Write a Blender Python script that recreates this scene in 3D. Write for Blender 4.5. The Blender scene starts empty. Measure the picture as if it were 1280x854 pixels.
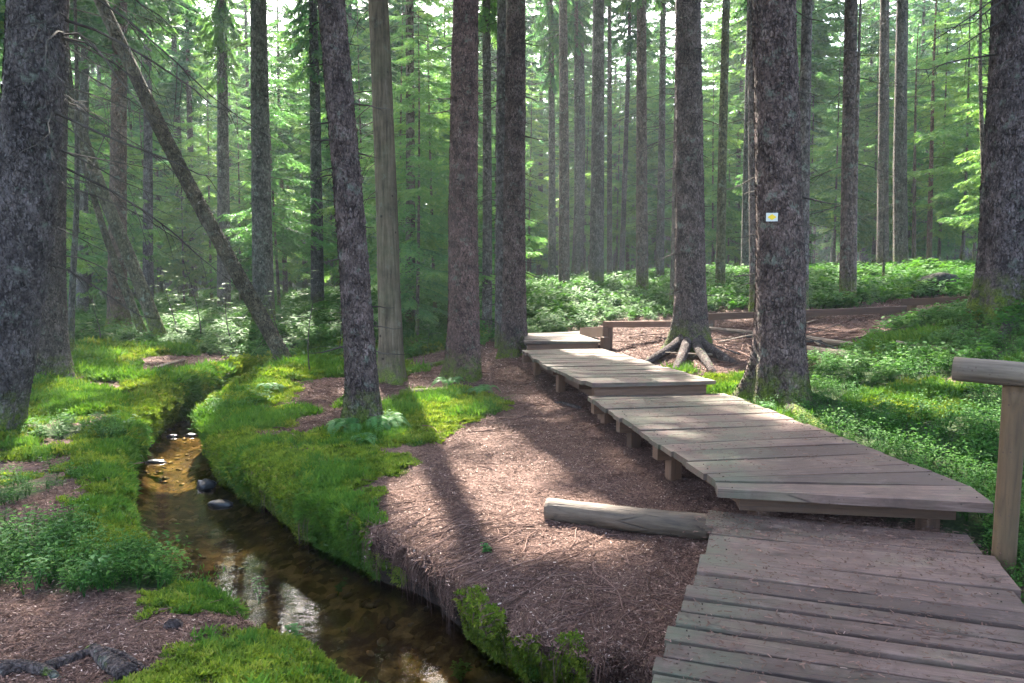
import bpy, math, random
import numpy as np
from mathutils import Vector, Matrix, Euler, Quaternion

random.seed(7)
rng = np.random.default_rng(11)
PI = math.pi
scene = bpy.context.scene
COL = scene.collection

# ------------------------------------------------------------------ camera
F = 930.0
PITCH = math.radians(5.0)
CAMZ = 1.6
cam_d = bpy.data.cameras.new('camera')
cam_d.sensor_width = 36.0
cam_d.lens = 36.0 * F / 1280.0
cam_d.clip_start = 0.05
cam_d.clip_end = 2000.0
cam = bpy.data.objects.new('camera', cam_d)
cam.location = (0, 0, CAMZ)
cam.rotation_euler = (PI / 2 - PITCH, 0, 0)
COL.objects.link(cam)
scene.camera = cam

# ------------------------------------------------------------------ light
SUN_EL = math.radians(47)
SUN_AZ = math.radians(-15)            # from +Y towards -X
world = bpy.data.worlds.new('World')
scene.world = world
world.use_nodes = True
wn = world.node_tree.nodes
wl = world.node_tree.links
wn.clear()
sky = wn.new('ShaderNodeTexSky')
sky.sky_type = 'NISHITA'
sky.sun_disc = False
sky.sun_elevation = SUN_EL
sky.sun_rotation = SUN_AZ
sky.air_density = 0.8
sky.dust_density = 4.0
sky.ozone_density = 0.4
bg = wn.new('ShaderNodeBackground')
bg.inputs['Strength'].default_value = 0.15
wo = wn.new('ShaderNodeOutputWorld')
wl.new(sky.outputs[0], bg.inputs['Color'])
wl.new(bg.outputs[0], wo.inputs['Surface'])
sun_d = bpy.data.lights.new('sun', 'SUN')
sun_d.energy = 4.2
sun_d.angle = math.radians(1.0)
sun_d.color = (1.0, 0.93, 0.82)
sun = bpy.data.objects.new('sun', sun_d)
sdir = Vector((math.sin(SUN_AZ) * math.cos(SUN_EL), math.cos(SUN_AZ) * math.cos(SUN_EL), math.sin(SUN_EL)))
sun.rotation_euler = sdir.to_track_quat('Z', 'Y').to_euler()
sun.location = (-8, 20, 30)
COL.objects.link(sun)
vs = scene.view_settings
scene.display_settings.display_device = 'sRGB'
vs.view_transform = 'Standard'
vs.look = 'None'
vs.gamma = 1.0
vs.exposure = 3.52
cy = scene.cycles
cy.max_bounces = 6
cy.diffuse_bounces = 3
cy.glossy_bounces = 2
cy.transmission_bounces = 3
cy.transparent_max_bounces = 8
cy.volume_bounces = 0
cy.caustics_reflective = False
cy.caustics_refractive = False
cy.sample_clamp_indirect = 6.0
cy.sample_clamp_direct = 0.0

# ------------------------------------------------------------------ projection helpers
CP, SP = math.cos(PITCH), math.sin(PITCH)


def ray(px, py):
    a = (px - 640.0) / F
    b = (427.0 - py) / F
    return np.array([a, CP + b * SP, b * CP - SP])


def at_d(px, py, d):
    r = ray(px, py)
    p = r * (d / r[1])
    return np.array([p[0], p[1], p[2] + CAMZ])


def at_z(px, py, z):
    r = ray(px, py)
    t = (z - CAMZ) / r[2]
    p = r * t
    return np.array([p[0], p[1], z])


# ------------------------------------------------------------------ noise
_perm = rng.permutation(4096)


def _h(ix, iy, iz):
    return _perm[(ix + _perm[(iy + _perm[iz & 4095]) & 4095]) & 4095] / 4095.0


def vnoise(x, y, z=0.0):
    x = np.asarray(x, float); y = np.asarray(y, float); z = np.zeros_like(x) + z
    ix = np.floor(x).astype(int); iy = np.floor(y).astype(int); iz = np.floor(z).astype(int)
    fx = x - ix; fy = y - iy; fz = z - iz
    fx = fx * fx * (3 - 2 * fx); fy = fy * fy * (3 - 2 * fy); fz = fz * fz * (3 - 2 * fz)
    r = 0
    for dx in (0, 1):
        for dy in (0, 1):
            for dz in (0, 1):
                w = (fx if dx else 1 - fx) * (fy if dy else 1 - fy) * (fz if dz else 1 - fz)
                r = r + w * _h(ix + dx, iy + dy, iz + dz)
    return r * 2 - 1


def fbm(x, y, z=0.0, o=4):
    r = 0; a = 1.0; s = 0
    x = np.asarray(x, float); y = np.asarray(y, float); z = np.asarray(z, float)
    for i in range(o):
        r = r + a * vnoise(x, y, z); s += a
        x = x * 2.03 + 17.3; y = y * 2.03 + 5.1; z = z * 2.03 + 9.7; a *= 0.5
    return r / s


def sstep(a, b, x):
    t = np.clip((x - a) / (b - a), 0, 1)
    return t * t * (3 - 2 * t)


# ------------------------------------------------------------------ mesh helpers
def mesh_np(name, V, faces, mats=(), smooth=False, attrs=None):
    """faces: array (n,3) or (n,4), or a list of such arrays; attrs: {name: (domain, type, array)}"""
    if isinstance(faces, np.ndarray):
        faces = [faces]
    V = np.asarray(V, np.float32)
    me = bpy.data.meshes.new(name)
    me.vertices.add(len(V))
    me.vertices.foreach_set('co', V.ravel())
    if not sum(len(f) for f in faces):
        me.update()
        return me
    li = np.concatenate([f.ravel() for f in faces]).astype(np.int32)
    cnt = np.concatenate([np.full(len(f), f.shape[1], np.int32) for f in faces])
    st = np.concatenate([[0], np.cumsum(cnt)[:-1]]).astype(np.int32)
    me.loops.add(len(li))
    me.loops.foreach_set('vertex_index', li)
    me.polygons.add(len(cnt))
    me.polygons.foreach_set('loop_start', st)
    me.polygons.foreach_set('loop_total', cnt)
    me.polygons.foreach_set('use_smooth', np.full(len(cnt), bool(smooth)))
    for n, (dom, typ, arr) in (attrs or {}).items():
        a = me.attributes.new(n, typ, dom)
        key = 'vector' if typ == 'FLOAT_VECTOR' else ('color' if typ == 'FLOAT_COLOR' else 'value')
        a.data.foreach_set(key, np.asarray(arr).ravel())
    me.update(calc_edges=True)
    me.validate()
    for m in mats:
        me.materials.append(m)
    return me


class MB:
    """collects vertices and faces of ONE mesh"""
    def __init__(self):
        self.V = []; self.Q = []; self.T = []; self.n = 0; self.tq = []; self.tt = []

    def add(self, V, Q=None, T=None, tint=0.5):
        V = np.asarray(V, float)
        if Q is not None and len(Q):
            Q = np.asarray(Q, int); self.Q.append(Q + self.n); self.tq.append(np.full(len(Q), tint) if np.isscalar(tint) else np.asarray(tint)[:len(Q)])
        if T is not None and len(T):
            T = np.asarray(T, int); self.T.append(T + self.n); self.tt.append(np.full(len(T), tint) if np.isscalar(tint) else np.asarray(tint))
        self.V.append(V); self.n += len(V)

    def arrays(self):
        V = np.concatenate(self.V)
        fs = []; t = []
        if self.Q: fs.append(np.concatenate(self.Q)); t.append(np.concatenate(self.tq))
        if self.T: fs.append(np.concatenate(self.T)); t.append(np.concatenate(self.tt))
        return V, fs, np.concatenate(t)

    def mesh(self, name, mats, smooth=False):
        V, fs, t = self.arrays()
        return mesh_np(name, V, fs, mats, smooth, {'tint': ('FACE', 'FLOAT', t.astype(np.float32))})


def tube_arrays(P, R, n=6, cap=True, seed=0, wob=0.0):
    P = np.asarray(P, float); R = np.asarray(R, float)
    m = len(P)
    T = np.gradient(P, axis=0)
    T /= np.linalg.norm(T, axis=1)[:, None] + 1e-9
    ref = np.array([0, 0, 1.0]) if abs(T[0][2]) < 0.8 else np.array([1.0, 0, 0])
    A = np.cross(T, ref); A /= np.linalg.norm(A, axis=1)[:, None] + 1e-9
    B = np.cross(T, A)
    th = np.linspace(0, 2 * PI, n, endpoint=False)
    rr = np.ones((m, n))
    if wob:
        rr = 1 + wob * fbm(np.cos(th)[None, :] * 1.3 + seed + np.zeros((m, 1)), np.sin(th)[None, :] * 1.3 + np.zeros((m, 1)), np.arange(m)[:, None] * 0.35 + np.zeros((1, n)), 3)
    V = P[:, None, :] + (R[:, None] * rr)[:, :, None] * (np.cos(th)[None, :, None] * A[:, None, :] + np.sin(th)[None, :, None] * B[:, None, :])
    V = V.reshape(-1, 3)
    i = np.arange(m - 1)[:, None] * n; j = np.arange(n)[None, :]; k = (np.arange(n) + 1)[None, :] % n
    Q = np.stack([i + j, i + n + j, i + n + k, i + k], -1).reshape(-1, 4)
    T3 = np.zeros((0, 3), int)
    if cap:
        c0 = len(V); V = np.vstack([V, P[0], P[-1]])
        jj = np.arange(n); kk = (jj + 1) % n
        T3 = np.concatenate([np.stack([np.full(n, c0), jj, kk], -1), np.stack([np.full(n, c0 + 1), (m - 1) * n + kk, (m - 1) * n + jj], -1)])
    return V, Q, T3


def tag(o, label=None, cat=None, group=None, kind=None):
    if label: o['label'] = label
    if cat: o['category'] = cat
    if group: o['group'] = group
    if kind: o['kind'] = kind
    return o


def obj(name, me, parent=None, loc=None, rot=None, color=None):
    o = bpy.data.objects.new(name, me)
    COL.objects.link(o)
    if parent is not None: o.parent = parent
    if loc is not None: o.location = loc
    if rot is not None: o.rotation_euler = rot
    if color is not None: o.color = color
    return o


def empty(name, loc, rz=0.0):
    o = bpy.data.objects.new(name, None)
    o.empty_display_size = 0.2
    COL.objects.link(o)
    o.location = loc
    o.rotation_euler = (0, 0, rz)
    return o


# ------------------------------------------------------------------ materials
class NT:
    def __init__(self, name):
        self.m = bpy.data.materials.new(name)
        self.m.use_nodes = True
        self.t = self.m.node_tree
        self.t.nodes.clear()
        self.out = self.t.nodes.new('ShaderNodeOutputMaterial')

    def n(self, typ, **kw):
        nd = self.t.nodes.new(typ)
        for k, v in kw.items():
            if k in nd.inputs:
                s = nd.inputs[k]
                if hasattr(v, 'bl_idname') or isinstance(v, bpy.types.NodeSocket): self.t.links.new(v, s)
                else: s.default_value = v
            else:
                setattr(nd, k, v)
        return nd

    def link(self, a, b): self.t.links.new(a, b)

    def inp(self, s, v):
        if isinstance(v, bpy.types.NodeSocket): self.t.links.new(v, s)
        else: s.default_value = v

    def noise(self, vec, scale, detail=4, rough=0.6):
        nd = self.n('ShaderNodeTexNoise')
        nd.inputs['Scale'].default_value = scale; nd.inputs['Detail'].default_value = detail; nd.inputs['Roughness'].default_value = rough
        if vec is not None: self.link(vec, nd.inputs['Vector'])
        return nd.outputs['Fac']

    def voro(self, vec, scale, feat='F1', out='Distance', rand=1.0):
        nd = self.n('ShaderNodeTexVoronoi'); nd.feature = feat
        nd.inputs['Scale'].default_value = scale
        nd.inputs['Randomness'].default_value = rand
        if vec is not None: self.link(vec, nd.inputs['Vector'])
        return nd.outputs[out]

    def mapr(self, v, a, b, c=0.0, d=1.0):
        nd = self.n('ShaderNodeMapRange')
        self.inp(nd.inputs[0], v)
        nd.inputs[1].default_value = a; nd.inputs[2].default_value = b; nd.inputs[3].default_value = c; nd.inputs[4].default_value = d
        return nd.outputs[0]

    def math(self, op, a, b=0.0):
        nd = self.n('ShaderNodeMath'); nd.operation = op
        self.inp(nd.inputs[0], a); self.inp(nd.inputs[1], b)
        return nd.outputs[0]

    def mix(self, f, a, b, mode='MIX'):
        nd = self.n('ShaderNodeMix'); nd.data_type = 'RGBA'; nd.blend_type = mode
        self.inp(nd.inputs[0], f)
        for s, v in ((nd.inputs[6], a), (nd.inputs[7], b)):
            if isinstance(v, tuple): s.default_value = (*v[:3], 1)
            else: self.link(v, s)
        return nd.outputs[2]

    def ramp(self, f, stops):
        nd = self.n('ShaderNodeValToRGB')
        self.link(f, nd.inputs[0])
        cr = nd.color_ramp
        while len(cr.elements) < len(stops): cr.elements.new(0.5)
        for e, (p, c) in zip(cr.elements, stops):
            e.position = p; e.color = (*c, 1)
        return nd.outputs[0]

    def bump(self, h, strength, dist, normal=None):
        nd = self.n('ShaderNodeBump')
        nd.inputs['Strength'].default_value = strength; nd.inputs['Distance'].default_value = dist
        self.link(h, nd.inputs['Height'])
        if normal is not None: self.link(normal, nd.inputs['Normal'])
        return nd.outputs[0]

    def coords(self, kind='Object', scale=None):
        tc = self.n('ShaderNodeTexCoord').outputs[kind]
        if scale is None: return tc
        mp = self.n('ShaderNodeMapping')
        mp.inputs['Scale'].default_value = scale
        self.link(tc, mp.inputs['Vector'])
        return mp.outputs[0]

    def attr(self, name, out='Fac'):
        nd = self.n('ShaderNodeAttribute'); nd.attribute_name = name
        return nd.outputs[out]

    def oi(self, out): return self.n('ShaderNodeObjectInfo').outputs[out]

    def principled(self, col, rough=0.8, normal=None, spec=0.3):
        p = self.n('ShaderNodeBsdfPrincipled')
        if isinstance(col, tuple): p.inputs['Base Color'].default_value = (*col[:3], 1)
        else: self.link(col, p.inputs['Base Color'])
        self.inp(p.inputs['Roughness'], rough)
        p.inputs['Specular IOR Level'].default_value = spec
        if normal is not None: self.link(normal, p.inputs['Normal'])
        return p.outputs[0]

    def done(self, sh):
        self.link(sh, self.out.inputs['Surface'])
        return self.m


def mat_bark(name, c0, c1, c2, scale=48, stretch=0.6, bump=0.9, moss_h=0.5, lichen=0.5, plates=True, moss=True):
    t = NT(name)
    co = t.coords('Object', (1, 1, stretch))
    co1 = t.coords('Object')
    w = t.n('ShaderNodeVectorMath'); w.operation = 'ADD'
    nz = t.n('ShaderNodeTexNoise'); nz.inputs['Scale'].default_value = 14; t.link(co1, nz.inputs['Vector'])
    sc = t.n('ShaderNodeVectorMath'); sc.operation = 'SCALE'; sc.inputs['Scale'].default_value = 0.06
    t.link(nz.outputs['Color'], sc.inputs[0]); t.link(co, w.inputs[0]); t.link(sc.outputs[0], w.inputs[1])
    v = w.outputs[0]
    n1 = t.noise(v, 9, 6, 0.7)
    n2 = t.noise(co1, 1.6, 3)
    if plates:
        d1 = t.voro(v, scale, 'F1'); d2 = t.voro(v, scale * 1.9, 'F1')
        cellc = t.voro(v, scale, 'F1', 'Color')
        ve = t.n('ShaderNodeMapping'); ve.inputs['Scale'].default_value = (1, 1, .55); t.link(v, ve.inputs['Vector'])
        edge = t.math('MULTIPLY', t.mapr(t.voro(ve.outputs[0], scale * .42, 'DISTANCE_TO_EDGE'), 0.0, 0.12, 1.0, 0.0), t.mapr(t.noise(co1, 6, 3), .4, .6))
        sep = t.n('ShaderNodeSeparateColor'); t.link(cellc, sep.inputs[0])
        h = t.math('ADD', t.math('MULTIPLY', t.math('SUBTRACT', 1.0, d1), 0.8), t.math('MULTIPLY', d2, -0.35))
        h = t.math('ADD', h, t.math('MULTIPLY', n1, 0.5))
        hh = t.math('SUBTRACT', t.math('ADD', h, t.math('MULTIPLY', sep.outputs[0], 0.45)), t.math('MULTIPLY', edge, 0.9))
    else:
        cs = t.coords('Object', (1, 1, 0.06))
        streak = t.noise(cs, 30, 6, 0.7)
        hh = t.math('ADD', streak, t.math('MULTIPLY', n1, 0.3))
        sep = None
    col = t.ramp(n1, [(0.3, c0), (0.52, c1), (0.75, c2)])
    if not plates:
        col = t.ramp(streak, [(0.3, c0), (0.5, c1), (0.7, c2)])
        col = t.mix(t.mapr(n2, .45, .7, 0, .6), col, (0.07, 0.075, 0.04))
        kn = t.voro(co1, 3.2, 'F1')
        col = t.mix(t.mapr(kn, .09, .05), col, (0.025, 0.018, 0.012))
    if plates:
        col = t.mix(t.mapr(sep.outputs[1], 0.72, 0.98, 0, .32), col, tuple(min(1, x * 1.5 + 0.02) for x in c2))
        col = t.mix(t.math('MULTIPLY', edge, .75), col, tuple(x * .35 for x in c0))
        col = t.mix(t.mapr(d1, 0.45, 0.8, 0, .8), col, tuple(x * 0.5 for x in c0))
    dk = t.n('ShaderNodeMix'); dk.data_type = 'RGBA'; dk.blend_type = 'MULTIPLY'; dk.inputs[0].default_value = 1.0
    t.link(col, dk.inputs[6]); t.link(t.ramp(t.noise(co1, 2.3, 5, .7), [(.3, (.5, .48, .47)), (.5, (.95, .95, .95)), (.7, (1.3, 1.27, 1.25))]), dk.inputs[7]); col = dk.outputs[2]
    col = t.mix(1.0, col, t.oi('Color'), 'MULTIPLY')
    # lichen crust
    ln = t.noise(co1, 5.5, 6, 0.75)
    lm = t.math('MULTIPLY', t.mapr(ln, 0.56, 0.66), lichen)
    col = t.mix(lm, col, (0.17, 0.21, 0.16))
    # moss near the foot
    sx = t.n('ShaderNodeSeparateXYZ'); t.link(co1, sx.inputs[0])
    mn = t.noise(co1, 7, 5, 0.7)
    mm = t.mapr(t.math('ADD', sx.outputs[2], t.math('MULTIPLY', t.math('SUBTRACT', mn, 0.5), -1.6 * max(moss_h, .2))), moss_h * 0.2, moss_h, 1.0, 0.0)
    mm = t.math('MULTIPLY', mm, t.mapr(mn, 0.36, 0.52)) if moss else t.mapr(mn, 0.6, 0.7)
    col = t.mix(mm, col, t.ramp(t.noise(co1, 45, 3), [(0.3, (0.03, 0.05, 0.008)), (0.7, (0.13, 0.17, 0.02))]))
    nm = t.bump(hh, bump, 0.03)
    return t.done(t.principled(col, 0.9, nm, 0.15))


M_BARK = mat_bark('spruce_bark', (0.045, 0.034, 0.03), (0.115, 0.088, 0.078), (0.20, 0.165, 0.15), moss_h=0.55)
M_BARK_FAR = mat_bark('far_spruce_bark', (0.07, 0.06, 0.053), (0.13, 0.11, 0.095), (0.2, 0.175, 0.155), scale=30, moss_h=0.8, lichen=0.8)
M_BARE = mat_bark('bare_weathered_trunk', (0.036, 0.028, 0.018), (0.1, 0.078, 0.052), (0.17, 0.138, 0.098), plates=False, bump=0.8, moss_h=0.5, lichen=0.25)


M_ROOT = mat_bark('root_bark', (0.03, 0.023, 0.02), (0.075, 0.058, 0.05), (0.13, 0.108, 0.095), scale=40, stretch=1, lichen=.4, moss=False)


def mat_twig():
    t = NT('dead_twig')
    co = t.coords('Object')
    n = t.noise(co, 3, 4)
    col = t.ramp(n, [(0.3, (0.022, 0.018, 0.015)), (0.7, (0.085, 0.075, 0.065))])
    return t.done(t.principled(col, 0.9, None, 0.1))


M_TWIG = mat_twig()


def mat_leaf(name, stops, trans=0.4, rough=0.55, nscale=0.7, satv=True, spec=0.3):
    t = NT(name)
    co = t.coords('Object')
    tint = t.attr('tint')
    r = t.oi('Random')
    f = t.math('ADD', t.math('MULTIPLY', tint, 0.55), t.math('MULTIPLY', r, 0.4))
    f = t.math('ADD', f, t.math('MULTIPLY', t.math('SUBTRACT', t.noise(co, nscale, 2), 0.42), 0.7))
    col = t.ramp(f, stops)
    p = t.principled(col, rough, None, spec)
    tr = t.n('ShaderNodeBsdfTranslucent')
    t.link(t.mix(1.0, col, (1.15, 1.25, 0.7), 'MULTIPLY'), tr.inputs['Color'])
    mx = t.n('ShaderNodeMixShader'); mx.inputs[0].default_value = trans
    t.link(p, mx.inputs[1]); t.link(tr.outputs[0], mx.inputs[2])
    return t.done(mx.outputs[0])


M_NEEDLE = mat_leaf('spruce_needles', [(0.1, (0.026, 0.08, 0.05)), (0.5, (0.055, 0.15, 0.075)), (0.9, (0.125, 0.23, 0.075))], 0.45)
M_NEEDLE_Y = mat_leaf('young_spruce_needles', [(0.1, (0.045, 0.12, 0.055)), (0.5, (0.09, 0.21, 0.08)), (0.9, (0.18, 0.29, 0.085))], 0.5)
M_BLUEB = mat_leaf('bilberry_leaf', [(0.1, (0.014, 0.055, 0.010)), (0.5, (0.038, 0.12, 0.018)), (0.95, (0.09, 0.19, 0.028))], 0.4, 0.6, 0.35, spec=0.12)
M_BROAD = mat_leaf('broad_leaf', [(0.1, (0.05, 0.12, 0.03)), (0.9, (0.15, 0.24, 0.06))], 0.5, 0.45, 0.7, spec=0.4)
M_FERN = mat_leaf('fern_frond', [(0.1, (0.035, 0.11, 0.03)), (0.9, (0.1, 0.23, 0.06))], 0.4, 0.6, 0.7, spec=0.2)
M_MOSS = mat_leaf('moss_sprig', [(0.1, (0.038, 0.065, 0.008)), (0.45, (0.105, 0.16, 0.016)), (0.7, (0.18, 0.225, 0.024)), (1.0, (0.23, 0.215, 0.05))], 0.3, 0.8, 1.3, spec=0.1)


def mat_litter():
    t = NT('needle_litter')
    f = t.math('ADD', t.math('MULTIPLY', t.attr('tint'), 0.85), t.math('MULTIPLY', t.oi('Random'), 0.15))
    col = t.ramp(f, [(0.05, (0.03, 0.015, 0.010)), (0.45, (0.10, 0.053, 0.038)), (0.8, (0.2, 0.12, 0.092)), (1.0, (0.46, 0.35, 0.29))])
    return t.done(t.principled(col, 0.85, None, 0.2))


M_MOSS2 = mat_leaf('haircap_moss', [(0.1, (0.028, 0.07, 0.010)), (0.5, (0.065, 0.14, 0.018)), (1.0, (0.135, 0.215, 0.03))], 0.3, 0.8, 1.3, spec=0.1)
M_LITTER = mat_litter()


def mat_wood(name, c0, c1, c2, grain=(1.2, 26, 26), bump=0.35, green=0.25, crack=0.35, stain=False):
    t = NT(name)
    tc = t.coords('Object')
    off = t.n('ShaderNodeVectorMath'); off.operation = 'MULTIPLY_ADD'
    rnd = t.n('ShaderNodeCombineXYZ')
    r = t.oi('Random')
    t.link(r, rnd.inputs[0]); t.link(r, rnd.inputs[1]); t.link(r, rnd.inputs[2])
    t.link(rnd.outputs[0], off.inputs[0]); off.inputs[1].default_value = (37, 53, 71); t.link(tc, off.inputs[2])
    base = off.outputs[0]
    mp = t.n('ShaderNodeMapping'); mp.inputs['Scale'].default_value = grain; t.link(base, mp.inputs['Vector'])
    g = t.noise(mp.outputs[0], 1.6, 7, 0.65)
    g2 = t.noise(mp.outputs[0], 5.0, 5, 0.7)
    big = t.noise(base, 3.0, 4, 0.6)
    col = t.ramp(g, [(0.3, c0), (0.5, c1), (0.72, c2)])
    col = t.mix(t.mapr(big, 0.35, 0.7, 0.0, 0.55), col, tuple(x * 1.45 for x in c1))
    col = t.mix(t.mapr(g2, 0.62, 0.72, 0.0, 0.75), col, tuple(x * 0.35 for x in c0))
    col = t.mix(t.math('MULTIPLY', t.mapr(t.noise(base, 1.7, 5, 0.7), 0.52, 0.7), green), col, (0.12, 0.14, 0.07))
    vv = t.math('ADD', 0.62, t.math('MULTIPLY', r, 0.7))
    cmb = t.n('ShaderNodeCombineColor')
    for i in range(3): t.link(vv, cmb.inputs[i])
    col = t.mix(1.0, col, cmb.outputs[0], 'MULTIPLY')
    geo = t.n('ShaderNodeNewGeometry').outputs['Position']
    st = t.noise(geo, 1.3, 5, 0.7); st2 = t.noise(geo, 4.2, 5, 0.75)
    if stain:
        col = t.mix(t.mapr(st, .48, .64, 0, .55), col, tuple(x * .75 for x in c0))
        col = t.mix(t.mapr(st2, .54, .72, 0, .5), col, tuple(x * 1.25 for x in c2))
        sxp = t.n('ShaderNodeSeparateXYZ'); t.link(geo, sxp.inputs[0])
        ge = t.math('MULTIPLY', t.mapr(t.math('SUBTRACT', sxp.outputs[0], t.math('MULTIPLY', sxp.outputs[1], .37)), .05, -.35), t.mapr(t.noise(geo, 3.1, 5, .7), .4, .6))
        col = t.mix(t.math('MULTIPLY', ge, .6), col, (0.07, 0.085, 0.05))
    # scattered needles and dirt specks
    sp = t.voro(base, 34, 'F1'); spn = t.noise(base, 6, 3)
    col = t.mix(t.math('MULTIPLY', t.mapr(sp, 0.24, 0.10), t.mapr(spn, 0.45, 0.65)), col, (0.06, 0.035, 0.025))
    mc = t.n('ShaderNodeMapping'); mc.inputs['Scale'].default_value = (grain[0] * .8, grain[1] * .55, grain[2] * .55); t.link(base, mc.inputs['Vector'])
    ck = t.mapr(t.voro(mc.outputs[0], 1.0, 'DISTANCE_TO_EDGE'), 0.0, 0.05, 1.0, 0.0)
    ck = t.math('MULTIPLY', ck, t.mapr(big, .45, .6))
    col = t.mix(t.math('MULTIPLY', ck, crack), col, tuple(x * .3 for x in c0))
    h = t.math('ADD', g, t.math('MULTIPLY', g2, 0.6))
    h = t.math('SUBTRACT', h, t.math('MULTIPLY', ck, crack))
    nm = t.bump(h, bump, 0.006)
    return t.done(t.principled(col, t.mapr(g, 0.3, 0.7, 0.62, 0.85), nm, 0.35))


M_DECK = mat_wood('weathered_deck_board', (0.04, 0.022, 0.016), (0.086, 0.052, 0.040), (0.15, 0.103, 0.086), stain=True, crack=.7, bump=.5)
M_FRAME = mat_wood('brown_frame_timber', (0.045, 0.022, 0.012), (0.09, 0.048, 0.028), (0.13, 0.075, 0.048), green=0.05)
M_RAIL = mat_wood('grey_peeled_log', (0.06, 0.044, 0.03), (0.14, 0.107, 0.077), (0.23, 0.185, 0.14), grain=(1.5, 22, 22), bump=0.5, green=0.1)
M_POST = mat_wood('brown_peeled_log', (0.055, 0.031, 0.014), (0.115, 0.068, 0.033), (0.17, 0.11, 0.057), grain=(1.5, 22, 22), bump=0.5, green=0.1)
M_LOG = mat_wood('grey_fallen_log', (0.036, 0.025, 0.017), (0.09, 0.064, 0.043), (0.155, 0.118, 0.083), grain=(2.0, 20, 20), bump=1.0, green=0.0, crack=1.0)
M_ENDG = mat_wood('cut_log_end', (0.09, 0.07, 0.05), (0.14, 0.11, 0.085), (0.19, 0.16, 0.12), grain=(10, 10, 10))


def mat_rock():
    t = NT('wet_stone')
    co = t.coords('Object')
    n = t.noise(co, 6, 6, 0.65)
    col = t.ramp(n, [(0.3, (0.006, 0.006, 0.006)), (0.6, (0.02, 0.021, 0.021)), (0.8, (0.05, 0.052, 0.055))])
    return t.done(t.principled(col, 0.35, t.bump(n, 0.6, 0.03), 0.5))


M_ROCK = mat_rock()


def mat_pebble():
    t = NT('stream_pebble')
    f = t.oi('Random')
    col = t.ramp(f, [(0.0, (0.02, 0.016, 0.010)), (0.45, (0.06, 0.047, 0.022)), (0.8, (0.12, 0.095, 0.045)), (1.0, (0.14, 0.13, 0.1))])
    return t.done(t.principled(col, 0.5, None, 0.4))


M_PEBBLE = mat_pebble()


def mat_water():
    t = NT('stream_water')
    co = t.coords('Object')
    n1 = t.noise(co, 5.0, 3, 0.5); n2 = t.noise(co, 26, 3, 0.5)
    h = t.math('ADD', n1, t.math('MULTIPLY', n2, 0.22))
    nm = t.bump(h, 0.08, 0.03)
    tr = t.n('ShaderNodeBsdfTransparent'); tr.inputs['Color'].default_value = (0.74, 0.62, 0.42, 1)
    gl = t.n('ShaderNodeBsdfGlossy'); gl.inputs['Roughness'].default_value = 0.03
    t.link(nm, gl.inputs['Normal'])
    fr = t.n('ShaderNodeFresnel'); fr.inputs['IOR'].default_value = 1.33; t.link(nm, fr.inputs['Normal'])
    mx = t.n('ShaderNodeMixShader')
    t.link(fr.outputs[0], mx.inputs[0]); t.link(tr.outputs[0], mx.inputs[1]); t.link(gl.outputs[0], mx.inputs[2])
    return t.done(mx.outputs[0])


M_WATER = mat_water()


def mat_ground():
    t = NT('forest_floor')
    co = t.coords('Object')
    am, ab, abed, adry = t.attr('moss'), t.attr('bilb'), t.attr('bed'), t.attr('bank')
    n1 = t.noise(co, 2.2, 6, 0.65); n2 = t.noise(co, 38, 4, 0.7); n3 = t.noise(co, 11, 5, 0.7)
    v1 = t.voro(co, 60, 'F1', 'Color'); sv = t.n('ShaderNodeSeparateColor'); t.link(v1, sv.inputs[0])
    need = t.ramp(t.math('ADD', t.math('MULTIPLY', sv.outputs[0], 0.55), t.math('MULTIPLY', n2, 0.5)),
                  [(0.15, (0.026, 0.013, 0.010)), (0.5, (0.082, 0.044, 0.033)), (0.8, (0.16, 0.095, 0.076))])
    need = t.mix(t.mapr(n1, 0.4, 0.7, 0, 0.5), need, (0.05, 0.03, 0.023))
    moss = t.ramp(t.math('ADD', t.math('MULTIPLY', n3, 0.6), t.math('MULTIPLY', n2, 0.4)),
                  [(0.3, (0.03, 0.055, 0.008)), (0.5, (0.075, 0.115, 0.014)), (0.7, (0.15, 0.18, 0.025))])
    moss = t.mix(t.mapr(n1, 0.5, 0.75, 0, 0.5), moss, (0.13, 0.105, 0.045))
    bil = t.ramp(n2, [(0.3, (0.008, 0.014, 0.005)), (0.5, (0.022, 0.04, 0.01)), (0.72, (0.05, 0.075, 0.018))])
    mw = t.mapr(t.math('ADD', am, t.math('MULTIPLY', t.math('SUBTRACT', n3, 0.5), 1.2)), 0.35, 0.6)
    bw = t.mapr(t.math('ADD', ab, t.math('MULTIPLY', t.math('SUBTRACT', n3, 0.5), 0.8)), 0.35, 0.6)
    col = t.mix(mw, need, moss)
    col = t.mix(bw, col, bil)
    soil = t.ramp(n2, [(0.3, (0.012, 0.008, 0.006)), (0.7, (0.055, 0.036, 0.026))])
    col = t.mix(adry, col, soil)
    vb = t.voro(co, 13, 'F1', 'Color'); svb = t.n('ShaderNodeSeparateColor'); t.link(vb, svb.inputs[0])
    bed = t.ramp(t.math('ADD', t.math('MULTIPLY', svb.outputs[0], 0.6), t.math('MULTIPLY', n3, 0.5)),
                 [(0.2, (0.022, 0.018, 0.009)), (0.55, (0.095, 0.078, 0.032)), (0.85, (0.2, 0.165, 0.08))])
    bed = t.mix(t.mapr(n1, 0.42, 0.58), bed, (0.032, 0.022, 0.012))
    col = t.mix(abed, col, bed)
    h = t.math('ADD', t.math('MULTIPLY', n2, 0.5), n3)
    nm = t.bump(h, 0.7, 0.03)
    return t.done(t.principled(col, 0.9, nm, 0.15))


M_GROUND = mat_ground()

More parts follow.
